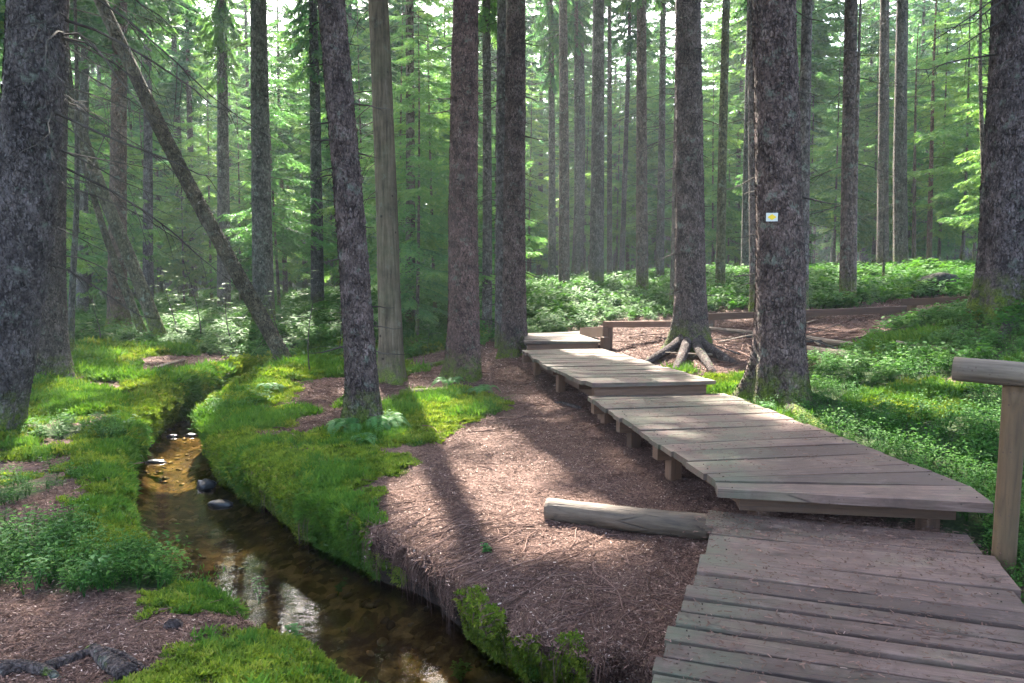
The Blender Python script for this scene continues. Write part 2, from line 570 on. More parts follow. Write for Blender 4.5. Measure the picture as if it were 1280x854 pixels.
# ------------------------------------------------------------------ terrain
CTRL = []
for px, py, d in [
    (820, 770, 4.25), (700, 690, 4.95), (780, 740, 4.3), (650, 700, 4.8), (520, 660, 5.3), (560, 600, 6.5), (640, 540, 8.4),
    (700, 497, 10.5), (663, 481, 12.3), (560, 560, 7.6), (800, 630, 5.8), (700, 600, 6.6), (850, 690, 4.85),
    (690, 400, 17.0), (650, 400, 17.0), (560, 420, 18.0), (800, 415, 14.5), (862, 446, 12.5), (800, 380, 18.0),
    (745, 366, 21.0), (803, 372, 19.0), (1000, 360, 19.0), (1100, 345, 23.0), (1200, 346, 20.0), (1060, 384, 15.0),
    (1140, 400, 13.0), (1180, 440, 9.5), (1268, 390, 10.0), (1280, 480, 7.2), (1280, 560, 5.7), (1200, 605, 5.5),
    (1000, 530, 7.6), (940, 516, 8.6), (900, 470, 10.5), (1050, 470, 9.2), (1050, 440, 11.0), (1080, 415, 12.5), (945, 395, 15.5),
    (90, 450, 14.0), (140, 416, 21.0), (200, 428, 17.5), (55, 478, 12.0), (-10, 545, 8.4), (240, 452, 14.8), (395, 470, 13.5),
    (455, 535, 8.9), (330, 522, 9.6), (490, 482, 12.0), (580, 476, 12.2), (430, 640, 5.75), (640, 452, 14.2),
    (100, 600, 6.6), (100, 680, 5.0), (150, 740, 4.3), (100, 800, 3.6), (300, 825, 3.4), (400, 850, 3.1), (470, 430, 17.5), (330, 407, 19.5),
    (720, 440, 12.6), (790, 445, 12.2), (740, 520, 8.9), (360, 445, 16.5), (290, 470, 13.0),
]:
    CTRL.append(at_d(px, py, d))
for p in [(-40, 30, 0.2), (-18, 40, .35), (0, 42, 1.2), (22, 40, 2.0), (45, 40, 2.2), (0, 90, 1.6), (-60, 90, .8), (60, 90, 2.2), (-30, 2, 0), (30, 5, 1.2),
          (0, -8, -.1), (-12, -5, -.1), (12, -5, .1), (-12, 8, -.1), (12, 9, .9), (1.6, 3.0, -.16), (3.4, 4.2, -.1), (3.2, 2.0, -.1), (2.2, 5.5, -.16), (2.9, 4.7, -.12),
          (2.0, 7.5, -.1), (1.3, 1.0, -.2), (-2.5, 1.5, -.1), (14, 25, 1.7), (30, 22, 1.9), (-25, 20, .1), (9, 20, 1.5), (150, 150, 3), (-150, 150, 1), (150, -60, 1), (-150, -60, 0)]:
    CTRL.append(np.array(p, float))
CTRL = np.array(CTRL)


def tps_fit(P, z, lam=0.05):
    n = len(P)
    d = np.linalg.norm(P[:, None] - P[None], axis=2)
    K = np.where(d > 0, d * d * np.log(d + 1e-12), 0) + lam * np.eye(n)
    A = np.zeros((n + 3, n + 3)); A[:n, :n] = K
    A[:n, n] = 1; A[:n, n + 1:] = P; A[n, :n] = 1; A[n + 1:, :n] = P.T
    return np.linalg.solve(A, np.concatenate([z, [0, 0, 0]]))


_tw = tps_fit(CTRL[:, :2], CTRL[:, 2], 1.5)


def base_h(x, y):
    x = np.asarray(x, float); y = np.asarray(y, float)
    sh = x.shape
    xx = np.clip(x.ravel(), -110, 110); yy = np.clip(y.ravel(), -45, 120)
    out = np.full(len(xx), _tw[-3]) + _tw[-2] * xx + _tw[-1] * yy
    for i, c in enumerate(CTRL):
        d2 = (xx - c[0]) ** 2 + (yy - c[1]) ** 2 + 1e-12
        out += _tw[i] * 0.5 * d2 * np.log(d2)
    return np.clip(out, -0.6, 4.0).reshape(sh)


WATER_Z = -0.70
BED_Z = -0.90
_ctr = [at_z(px, py, WATER_Z)[:2] for px, py in [(430, 472), (380, 480), (330, 490), (290, 508), (252, 528), (222, 556), (214, 590), (226, 625), (248, 662), (285, 705), (345, 755), (425, 800)]]
_ctr += [np.array(p) for p in [(-0.25, 3.55), (0.7, 3.15), (1.8, 2.75), (3.2, 2.5), (5, 2.4), (9, 1.0), (16, -3)]]
_ctr = [np.array((1.5, 18.2)), np.array((-1.2, 16.6))] + _ctr
_wid = [.4, .4, .4, .4, .45, .42, .42, .40, .42, .52, .60, .68, .70, .66, .58, .5, .5, .5, .5, .6, .6]
# smooth resample of the stream's centre line
STREAM = []; SW = []
for i in range(len(_ctr) - 1):
    p0 = _ctr[max(i - 1, 0)]; p1 = _ctr[i]; p2 = _ctr[i + 1]; p3 = _ctr[min(i + 2, len(_ctr) - 1)]
    for u in np.linspace(0, 1, 10, endpoint=False):
        STREAM.append(0.5 * ((2 * p1) + (-p0 + p2) * u + (2 * p0 - 5 * p1 + 4 * p2 - p3) * u * u + (-p0 + 3 * p1 - 3 * p2 + p3) * u ** 3))
        SW.append(_wid[i] * (1 - u) + _wid[i + 1] * u)
STREAM = np.array(STREAM); SW = np.array(SW)


def stream_dist(x, y):
    """signed distance beyond the water's edge, unit vector towards the centre line"""
    sh = np.shape(x)
    x = np.ravel(x); y = np.ravel(y)
    D = np.full(len(x), 1e9); W = np.zeros(len(x)); CX = np.zeros(len(x)); CY = np.zeros(len(x))
    for i in range(len(STREAM) - 1):
        a = STREAM[i]; b = STREAM[i + 1] - a
        t = np.clip(((x - a[0]) * b[0] + (y - a[1]) * b[1]) / (b @ b + 1e-12), 0, 1)
        cx = a[0] + t * b[0]; cy_ = a[1] + t * b[1]
        d = np.hypot(x - cx, y - cy_)
        m = d < D
        D[m] = d[m]; W[m] = (SW[i] * (1 - t) + SW[i + 1] * t)[m]; CX[m] = cx[m]; CY[m] = cy_[m]
    s = D - W
    dx = (CX - x) / (D + 1e-6); dy = (CY - y) / (D + 1e-6)
    return s.reshape(sh), dx.reshape(sh), dy.reshape(sh)


TREE_FEET = []      # (x, y, radius) small mounds round the trunks


def ground_full(x, y):
    """height, plus horizontal shift of the bank, plus masks"""
    h = base_h(x, y)
    near = np.exp(-np.maximum(np.hypot(x, y - 8) - 14, 0) / 12)
    h = h + 0.05 * fbm(x * 0.9, y * 0.9, 0.3, 4) + 0.018 * fbm(x * 4, y * 4, 3.3, 3) * near
    for (tx, ty, r, mh) in TREE_FEET:
        d2 = (x - tx) ** 2 + (y - ty) ** 2
        h = h + mh * np.exp(-d2 / (2 * (r * 1.9) ** 2))
    s, dx, dy = stream_dist(x, y)
    s = s + 0.13 * fbm(x * 1.7, y * 1.7, 7.7, 4) + 0.05 * fbm(x * 6, y * 6, 1.7, 2)
    fr = sstep(-0.02, 0.25, s)
    bed = BED_Z + 0.05 * fbm(x * 3, y * 3, 5.5, 3) + 0.12 * sstep(-.35, 0.0, s)
    rim = 0.05 * np.exp(-((s - 0.45) / 0.25) ** 2)
    droop = -0.10 * np.exp(-np.maximum(s - 0.3, 0) / 0.35)
    z = bed * (1 - fr) + (h + rim + droop) * fr
    out = np.exp(-np.maximum(s - 0.30, 0) / 0.3)
    shift = (0.33 * fr - 0.10) * out * sstep(-0.25, 0.0, s)
    return z, dx * shift, dy * shift, s, fr


def ground_z(x, y):
    return float(ground_full(np.array([float(x)]), np.array([float(y)]))[0][0])


def hit(px, py):
    r = ray(px, py)
    Y = np.concatenate([np.linspace(1.5, 12, 500), np.linspace(12, 90, 900)])
    X = r[0] * Y / r[1]; Z = CAMZ + r[2] * Y / r[1]
    h = base_h(X, Y)
    k = np.argmax(Z < h)
    return np.array([X[k], Y[k], h[k]])


# what grows where: needles / moss / bilberry, from seed points on the ground
SEEDS = {
    'n': [(560, 600), (620, 540), (650, 500), (700, 560), (780, 600), (820, 620), (700, 700), (780, 720), (640, 680), (570, 670), (530, 630), (800, 790), (620, 475),
          (680, 462), (530, 590), (540, 660), (850, 700), (830, 422), (800, 432), (900, 436), (880, 452), (1040, 422), (1080, 415), (960, 436), (100, 800), (30, 765),
          (200, 792), (40, 830), (240, 452), (300, 456), (420, 485), (570, 462), (535, 452), (720, 650), (500, 700), (840, 760), (600, 710), (110, 610), (90, 650), (340, 545), (700, 610), (660, 600),
          (600, 570), (720, 750), (820, 820), (380, 532), (415, 562), (345, 575), (310, 540), (70, 580), (130, 655), (55, 640), (350, 610), (1010, 397), (1060, 396), (1100, 394), (1160, 389), (1205, 386), (930, 404), (840, 452), (865, 458), (900, 452), (885, 446), (1130, 405), (790, 415), (740, 440), (870, 420), (480, 640), (760, 530), (850, 600), (700, 740), (140, 418), (440, 490)],
    'm': [(330, 530), (380, 575), (300, 560), (420, 620), (400, 660), (350, 600), (440, 590), (510, 535), (560, 508), (480, 545), (230, 505), (250, 490), (170, 510),
          (170, 600), (130, 690), (180, 655), (200, 740), (400, 845), (300, 835), (340, 815), (200, 440), (130, 440), (400, 460), (450, 466), (340, 470), (1120, 495), (1150, 510),
          (1200, 480), (900, 488), (860, 470), (1120, 430), (730, 842), (775, 852), (600, 750), (560, 745), (660, 850), (640, 805), (680, 830), (615, 775), (745, 825), (795, 852), (690, 800), (370, 690), (300, 600), (60, 520), (150, 525), (60, 560), (190, 490), (290, 480), (90, 460), (30, 590), (460, 560), (980, 540), (1060, 575)],
    'b': [(1050, 500), (1060, 540), (1100, 560), (1150, 560), (1200, 580), (1240, 560), (1090, 520), (1050, 470), (1100, 455), (700, 385), (800, 385), (900, 370), (1000, 365),
          (1100, 362), (1180, 360), (1220, 352), (115, 540), (20, 610), (40, 690), (120, 725), (300, 430), (250, 425), (160, 424), (470, 440),
          (540, 430), (520, 415), (680, 400), (850, 375), (1230, 420), (1180, 405), (1260, 610), (650, 390), (440, 425), (380, 430), (1250, 500), (1040, 385), (1160, 470), (330, 440), (430, 660), (230, 520)],
}
_sx, _sk = [], []
for k, pts in SEEDS.items():
    for p in pts:
        h = hit(*p)
        if h[1] < 60:
            _sx.append(h[:2]); _sk.append('nmb'.index(k))
for p, k in [((-14, 10), 2), ((-10, 22), 2), ((12, 14), 2), ((0, 30), 2), ((14, 30), 2), ((-14, 30), 2), ((30, 30), 2), ((-30, 30), 2), ((0, 60), 2), ((40, 60), 2), ((-40, 60), 2), ((6, 5), 2), ((-5, 4), 1), ((-3, 1), 0), ((3, 0), 1)]:
    _sx.append(np.array(p, float)); _sk.append(k)
_sx = np.array(_sx); _sk = np.array(_sk)


def cover(x, y):
    sh = x.shape
    x = x.ravel(); y = y.ravel()
    wx = x + 0.35 * fbm(x * 1.1, y * 1.1, 2.2, 3); wy = y + 0.35 * fbm(x * 1.1, y * 1.1, 8.2, 3)
    W = np.zeros((3, len(x)))
    for (sx, sy), k in zip(_sx, _sk):
        sc = 0.25 + 0.05 * sy
        d2 = ((wx - sx) ** 2 + ((wy - sy) * 0.8) ** 2) / sc ** 2
        W[k] += 1.0 / (d2 + 0.15) ** 1.8
    W /= W.sum(0)
    return W.reshape(3, *sh)


# ------------------------------------------------------------------ named trees (pixel path at a depth)
# key: (path pixels from foot up, depth, trunk width in pixels, label, look)
TREES = [
    dict(p=[(-20, 548), (8, 420), (32, 250), (42, 100), (46, 0)], d=8.4, w=67, flare=.25, dead='right', lab='thick dark scaly spruce trunk with bulging lean at the left edge', near=1, tint=(.85, .92, 1.0)),
    dict(p=[(55, 482), (54, 300), (62, 0)], d=12.0, w=48, dead='right', lab='second thick spruce trunk tucked behind the leaning one at the left edge', near=1, tint=(.85, .9, .9)),
    dict(p=[(88, 452), (91, 350), (96, 250), (96, 120)], d=14.0, w=7.5, dead='thin', lab='thin dark young spruce pole right of the two thick left trunks', tint=(.7, .8, .75), H=9),
    dict(p=[(147, 416), (147, 300), (150, 0)], d=21.0, w=21, dead='full', lab='far reddish trunk with spreading roots on bare earth at left', tint=(1.1, .9, .8), roots=1),
    dict(p=[(203, 428), (165, 330), (118, 215), (80, 100)], d=17.5, w=16, dead='thin', lab='mossy trunk tilting left beyond the clearing, thicker of the leaning pair', tint=(.75, .85, .6), moss=1),
    dict(p=[(182, 424), (160, 370), (134, 300), (112, 230)], d=17.8, w=10, dead='none', lab='thinner trunk of the leaning pair beyond the clearing', tint=(.75, .85, .6), H=7),
    dict(p=[(367, 470), (290, 330), (215, 190), (125, 0)], d=14.7, w=19, flare=.15, dead='thin', lab='long bare trunk leaning steeply left across the stream bend', tint=(.8, .9, .65), near=1, moss=1),
    dict(p=[(330, 408), (326, 200), (323, 0)], d=19.0, w=24, dead='full', lab='tall grey spruce behind the foot of the leaning trunk', tint=(.9, 1, .95)),
    dict(p=[(280, 398), (279, 200), (277, 0)], d=24.0, w=15, dead='full', lab='slim grey spruce left of the tall grey one behind the leaning trunk', tint=(.95, 1, 1.0)),
    dict(p=[(397, 396), (395, 200), (391, 0)], d=24.0, w=15, dead='full', lab='dark spruce trunk just left of the fern covered tree', tint=(.8, .9, .95)),
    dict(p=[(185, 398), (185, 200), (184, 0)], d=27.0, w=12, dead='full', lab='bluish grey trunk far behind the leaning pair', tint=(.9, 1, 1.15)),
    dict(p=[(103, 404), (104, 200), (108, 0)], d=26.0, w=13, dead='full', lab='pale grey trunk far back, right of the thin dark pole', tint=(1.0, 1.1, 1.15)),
    dict(p=[(457, 540), (440, 300), (427, 150), (414, 0)], d=8.9, w=35, dead='stub', lab='rough dark spruce on the bank with ferns round its foot', near=1, tint=(1.0, .95, .95)),
    dict(p=[(490, 484), (483, 250), (473, 0)], d=12.0, w=27, dead='curl', lab='smooth barkless straw brown trunk beside the fern footed spruce', near=1, mat='bare'),
    dict(p=[(580, 478), (579, 250), (582, 0)], d=12.2, w=36, dead='stub', lab='reddish scaly spruce with mossy flared foot left of the path', near=1, tint=(1.15, .9, .88), mossy=.9),
    dict(p=[(643, 452), (643, 250), (645, 0)], d=14.2, w=27, dead='stub', lab='straight brown spruce trunk touching the far end of the boardwalk', near=1, tint=(1.05, .98, .95)),
    dict(p=[(627, 452), (627, 250), (628, 0)], d=15.3, w=15, dead='left', lab='narrow spruce close behind the trunk at the boardwalk end, with mossy foot', tint=(.9, .95, 1), mossy=1.0),
    dict(p=[(609, 436), (609, 200), (608, 0)], d=17.5, w=12, dead='full', lab='narrow grey spruce between the reddish spruce and the mossy footed one', tint=(.95, 1, 1)),
    dict(p=[(513, 420), (513, 200), (512, 0)], d=19.0, w=12, dead='full', lab='dark slim trunk half hidden in pale foliage right of the barkless trunk', tint=(.85, .9, .85)),
    dict(p=[(705, 378), (705, 200), (704, 0)], d=23.0, w=13, dead='full', lab='slim brown spruce on the green rise, first right of the boardwalk end', tint=(1.1, 1, .95)),
    dict(p=[(745, 369), (747, 200), (748, 0)], d=21.0, w=17, dead='full', lab='thicker grey spruce on the green rise above the boardwalk', tint=(.9, .95, .95)),
    dict(p=[(803, 374), (802, 200), (802, 0)], d=19.0, w=14, dead='full', lab='straight brownish spruce standing in the bilberries above the low rail', tint=(1.08, 1, .95)),
    dict(p=[(690, 376), (690, 200), (688, 0)], d=26.0, w=9, dead='full', lab='very slim far spruce left of the slim brown one on the rise', tint=(.9, .95, .95)),
    dict(p=[(762, 366), (762, 200), (762, 0)], d=27.0, w=6.5, dead='thin', lab='pole thin far trunk right of the thicker grey spruce', tint=(.9, .9, .85)),
    dict(p=[(722, 368), (721, 200), (720, 0)], d=28.0, w=7, dead='thin', lab='pole thin far trunk left of the thicker grey spruce', tint=(.9, .95, .9)),
    dict(p=[(776, 366), (780, 250), (788, 0)], d=29.0, w=6.5, dead='thin', lab='pole thin far trunk tilting right toward the straight brownish spruce', tint=(.85, .85, .85)),
    dict(p=[(864, 440), (862, 250), (860, 0)], d=12.6, w=34, dead='stub', lab='large spruce on splayed arching roots beside the boardwalk', near=1, tint=(1.0, .97, .97), roots=2),
    dict(p=[(848, 396), (851, 200), (854, 0)], d=17.0, w=20, dead='full', lab='grey spruce directly behind the arching rooted one, peeking at its left', tint=(.95, .98, 1)),
    dict(p=[(825, 370), (827, 200), (829, 0)], d=23.0, w=9, dead='full', lab='slim spruce between the brownish spruce and the grey trunk behind the roots', tint=(.95, .98, 1)),
    dict(p=[(900, 378), (903, 200), (908, 0)], d=18.5, w=11, dead='thin', lab='slim trunk green with moss, right of the arching rooted spruce', tint=(.85, 1.0, .6), mossy=3.0),
    dict(p=[(931, 366), (934, 200), (938, 0)], d=24.0, w=10, dead='full', lab='dark slim spruce behind, left of the trunk with the marker', tint=(.85, .9, .9)),
    dict(p=[(945, 396), (943, 200), (940, 0)], d=15.3, w=14, dead='thin', lab='smooth grey trunk hugging the left side of the marked spruce', tint=(1.05, 1.0, 1.05)),
    dict(p=[(974, 512), (975, 350), (971, 150), (967, 0)], d=8.6, w=54, dead='stub', lab='stout scaly spruce by the boardwalk carrying the small trail marker', near=1, tint=(1.05, .95, .93), mossy=.7, roots=3),
    dict(p=[(1002, 398), (1005, 200), (1009, 0)], d=14.6, w=14, dead='thin', lab='grey lichen trunk hugging the right side of the marked spruce', tint=(1, 1, 1)),
    dict(p=[(1059, 386), (1061, 200), (1064, 0)], d=15.5, w=17, dead='full', lab='straight brown spruce behind the low rail with thin companion', tint=(1.1, .98, .92), mossy=.5),
    dict(p=[(1067, 386), (1069, 250), (1073, 90)], d=15.1, w=6, dead='thin', lab='pale thin dead pole touching the straight brown spruce', tint=(1.4, 1.3, 1.25), H=8),
    dict(p=[(1103, 348), (1104, 200), (1106, 0)], d=23.0, w=13, dead='full', lab='left and slimmer trunk of the pair standing beyond the low rail', tint=(1, .95, .95)),
    dict(p=[(1126, 346), (1125, 200), (1128, 0)], d=21.5, w=16, dead='full', lab='right and thicker trunk of the pair standing beyond the low rail', tint=(.9, .9, .9)),
    dict(p=[(1104, 372), (1105, 300), (1106, 215)], d=17.0, w=3, dead='thin', lab='hair thin sapling pole in the bilberries before the trunk pair', tint=(.9, .9, .8), H=3.2),
    dict(p=[(1161, 338), (1163, 250), (1166, 120)], d=24.0, w=6, dead='full', lab='thin brown dead spruce right of the trunk pair', tint=(1.3, 1.0, .85), H=9),
    dict(p=[(1236, 336), (1230, 230), (1226, 120)], d=17.0, w=6, dead='right', lab='thin crooked dead spruce just left of the big right hand trunk', tint=(1.1, 1.0, .85), H=8),
    dict(p=[(1142, 340), (1143, 240), (1144, 150)], d=25.0, w=4.5, dead='thin', lab='thin straight pole between the trunk pair and the brown dead spruce', tint=(1.1, 1.0, .85), H=8),
    dict(p=[(1270, 392), (1274, 250), (1284, 0)], d=10.0, w=76, dead='left2', lab='massive grey barked spruce with buttressed mossy foot at the right edge', near=1, tint=(.95, .95, 1.05), mossy=.45, flare=.42),
]
FOOT = []
for T in TREES:
    b = at_d(*T['p'][0], T['d'])
    r = T['w'] * T['d'] / F / 2
    T['base'] = b; T['r'] = r
    if T.get('near'):
        TREE_FEET.append((b[0], b[1], r, 0.06 + 0.12 * r))

# ------------------------------------------------------------------ the forest floor mesh
def axis(lo, hi, step, far_lo, far_hi, grow=1.09):
    a = list(np.arange(lo, hi + 1e-6, step))
    s = step
    while a[-1] < far_hi:
        s = min(s * grow, 12); a.append(a[-1] + s)
    s = step
    while a[0] > far_lo:
        s = min(s * grow, 12); a.insert(0, a[0] - s)
    return np.array(a)


gx = axis(-5.5, 4.6, 0.038, -300, 300)
gy = axis(2.2, 11.5, 0.04, -120, 400, 1.035)
GX, GY = np.meshgrid(gx, gy)
Z, SX, SY, S, FR = ground_full(GX, GY)
Wc = cover(GX, GY)
VX = GX + SX; VY = GY + SY
GV = np.stack([VX, VY, Z], -1).reshape(-1, 3)
nx, ny = len(gx), len(gy)
i = np.arange(ny - 1)[:, None] * nx; j = np.arange(nx - 1)[None, :]
GQ = np.stack([i + j, i + j + 1, i + nx + j + 1, i + nx + j], -1).reshape(-1, 4)
bedm = sstep(0.05, -0.08, S)
bankm = (1 - sstep(0.55, 0.92, FR)) * (1 - bedm)
edge = np.exp(-((S - 0.26) / 0.24) ** 2) * (S > 0.03)
mossm = Wc[1] * 1.0 + 0.45 * edge * (GY > 4.6) * sstep(-0.7, -1.05, GX)
mossm = np.clip(mossm * (0.6 + 0.6 * edge + 1.3 * fbm(GX * 1.7, GY * 1.7, 6.1, 5)), 0, 1)
Z = Z + mossm * FR * (0.05 * np.clip(fbm(GX * 2.6, GY * 2.6, 1.1, 2) + .25, 0, 1) + 0.03 * np.clip(fbm(GX * 7, GY * 7, 2.1, 2) + .2, 0, 1)) * np.exp(-np.maximum(np.hypot(GX, GY) - 14, 0) / 6)
dense = ((np.abs(Wc[1]) * 0 + 1))
ground = obj('ground', mesh_np('ground', GV, GQ, [M_GROUND], True, {
    'moss': ('POINT', 'FLOAT', mossm.astype(np.float32)), 'bilb': ('POINT', 'FLOAT', Wc[2].astype(np.float32)),
    'bed': ('POINT', 'FLOAT', bedm.astype(np.float32)), 'bank': ('POINT', 'FLOAT', bankm.astype(np.float32))}))
tag(ground, kind='structure')

# water
nS = len(STREAM)
tn = np.gradient(STREAM, axis=0); tn /= np.linalg.norm(tn, axis=1)[:, None]
nr = np.stack([-tn[:, 1], tn[:, 0]], 1)
cols = np.linspace(-1, 1, 7)
WV = np.concatenate([np.c_[STREAM + nr * ((SW[:, None] + 0.28) * c), np.full(nS, WATER_Z)] for c in cols])
ii = np.arange(nS - 1)
WQ = np.concatenate([np.stack([k * nS + ii, k * nS + ii + 1, (k + 1) * nS + ii + 1, (k + 1) * nS + ii], -1) for k in range(6)])
tag(obj('stream_water', mesh_np('stream_water', WV, WQ, [M_WATER], True)), kind='structure')


# ------------------------------------------------------------------ spruce trunks
def smooth_path(P, n=40):
    P = np.asarray(P, float)
    if len(P) == 2:
        return np.array([P[0] + (P[1] - P[0]) * t for t in np.linspace(0, 1, n)])
    out = []
    for i in range(len(P) - 1):
        p0 = P[i - 1] if i > 0 else 2 * P[0] - P[1]
        p1, p2 = P[i], P[i + 1]
        p3 = P[i + 2] if i + 2 < len(P) else 2 * P[-1] - P[-2]
        for u in np.linspace(0, 1, n, endpoint=False):
            out.append(0.5 * ((2 * p1) + (-p0 + p2) * u + (2 * p0 - 5 * p1 + 4 * p2 - p3) * u * u + (-p0 + 3 * p1 - 3 * p2 + p3) * u ** 3))
    out.append(P[-1])
    return np.array(out)


def trunk_axis(T):
    """local axis points of the trunk (relative to the foot) by height"""
    P = np.array([at_d(px, py, T['d']) for px, py in T['p']]) - T['base']
    S_ = smooth_path(P)
    H = T.get('H', 23.0)
    if T.get('H'):
        H = max(T['H'], S_[-1][2])
    if S_[-1][2] < H:
        d = S_[-1] - S_[-6]; d /= np.linalg.norm(d)
        lean = d.copy()
        P2 = [S_[-1]]
        for k in range(30):
            st = (H - S_[-1][2]) / 30
            if d[2] > 0.85: lean = lean * 0.93 + np.array([0, 0, 1]) * 0.07
            lean /= np.linalg.norm(lean)
            P2.append(P2[-1] + lean / lean[2] * st)
        S_ = np.vstack([S_, P2[1:]])
    return S_, H


def trunk_mesh(T, near):
    A, H = trunk_axis(T)
    r = T['r']
    n = 56 if near else 18
    if near:
        zs = np.concatenate([np.linspace(-0.35, 0.9, 36), np.linspace(0.9, 6.5, 90)[1:], np.linspace(6.5, H, 26)[1:]])
    else:
        zs = np.concatenate([np.linspace(-0.3, 0.9, 12), np.linspace(0.9, H, 40)[1:]])
    if H < 5: zs = np.linspace(-0.2, H, 24)
    zz = A[:, 2]
    cx = np.interp(zs, zz, A[:, 0]); cyy = np.interp(zs, zz, A[:, 1])
    below = zs < 0
    if len(A) > 4:
        sl = (A[3] - A[0]) / (A[3][2] - A[0][2] + 1e-9)
        cx[below] = sl[0] * zs[below]; cyy[below] = sl[1] * zs[below]
    th = np.linspace(0, 2 * PI, n, endpoint=False)
    seed = T['base'][0] * 3.1 + T['base'][1]
    # breast-height width matches the photograph, then a gentle taper
    rad = r * (1.06 - 0.9 * np.clip(zs - 1.0, 0, None) / max(H - 1, 1) ** 1.0 * 0.95)
    rad = np.maximum(rad, 0.006)
    fl = {0: .28, 1: .9, 2: 1.1, 3: .9}.get(T.get('roots', 0)) if r > 0.05 else 0.1
    if T.get('mossy', 0) >= .9 or T.get('near'): fl = T.get('flare', max(fl, 0.7))
    k = 5 if r > .15 else 4
    ph = seed % 6.28
    lob = 0.5 + 0.5 * np.cos(k * th + ph + 0.7 * np.sin(2 * th + seed))
    lob = lob[None, :] * (0.7 + 0.6 * vnoise(np.cos(th) * 1.5 + seed, np.sin(th) * 1.5, 0.0)[None, :])
    zc = np.clip(zs, -0.15, None)[:, None]
    hs = 0.20 + 0.5 * r
    flare = fl * (0.35 * np.exp(-zc / (hs * 1.6)) + 1.1 * lob * np.exp(-zc / hs))
    R = rad[:, None] * (1 + flare)
    X = np.cos(th)[None, :]; Y_ = np.sin(th)[None, :]
    amp = 0.05 if near else 0.06
    R = R * (1 + amp * fbm(X * 1.5 + seed + 0 * zs[:, None], Y_ * 1.5 + 0 * zs[:, None], zs[:, None] * 1.2 + 0 * X, 3))
    if near and T.get('mat') != 'bare':
        R = R + 0.010 * fbm(X * r * 22 + seed + 0 * zs[:, None], Y_ * r * 22 + 0 * zs[:, None], zs[:, None] * 10 + 0 * X, 3)
    V = np.stack([cx[:, None] + R * X, cyy[:, None] + R * Y_, zs[:, None] + 0 * R], -1).reshape(-1, 3)
    m = len(zs)
    i = np.arange(m - 1)[:, None] * n; j = np.arange(n)[None, :]; kk = (np.arange(n) + 1)[None, :] % n
    Q = np.stack([i + j, i + kk, i + n + kk, i + n + j], -1).reshape(-1, 4)
    return V, Q, (zs, cx, cyy, rad, R, th)


def flake_mesh(info, r, cnt, zmax=5.5):
    """curling bark plates standing proud of the trunk"""
    zs, cx, cyy, rad, R, th = info
    z = rng.uniform(0.15, zmax, cnt); a = rng.uniform(0, 2 * PI, cnt)
    x0 = np.interp(z, zs, cx); y0 = np.interp(z, zs, cyy)
    zi = np.clip(np.searchsorted(zs, z), 0, len(zs) - 1); ai = (a / (2 * PI) * len(th)).astype(int) % len(th)
    rr = R[zi, ai]
    w = rng.uniform(0.006, 0.018, cnt); h = rng.uniform(0.008, 0.022, cnt); lift = rng.uniform(0.004, 0.014, cnt)
    er = np.stack([np.cos(a), np.sin(a), 0 * a], -1); et = np.stack([-np.sin(a), np.cos(a), 0 * a], -1)
    c = np.stack([x0, y0, z], -1) + er * (rr + 0.001)[:, None]
    up = np.array([0, 0, 1.0])
    sk = rng.uniform(-.4, .4, cnt)[:, None]
    A0 = c - et * w[:, None] * .8 - up * h[:, None] - er * .006
    A1 = c + et * w[:, None] - up * h[:, None] * .7 + er * (lift * rng.uniform(.2, 1, cnt))[:, None]
    A2 = c + et * w[:, None] * .7 + up * h[:, None] + er * lift[:, None] * .7
    A3 = c - et * w[:, None] + up * h[:, None] * .6 - er * .004 + up * sk * h[:, None]
    V = np.stack([A0, A1, A2, A3], 1).reshape(-1, 3)
    Q = np.arange(cnt * 4).reshape(-1, 4)
    return V, Q


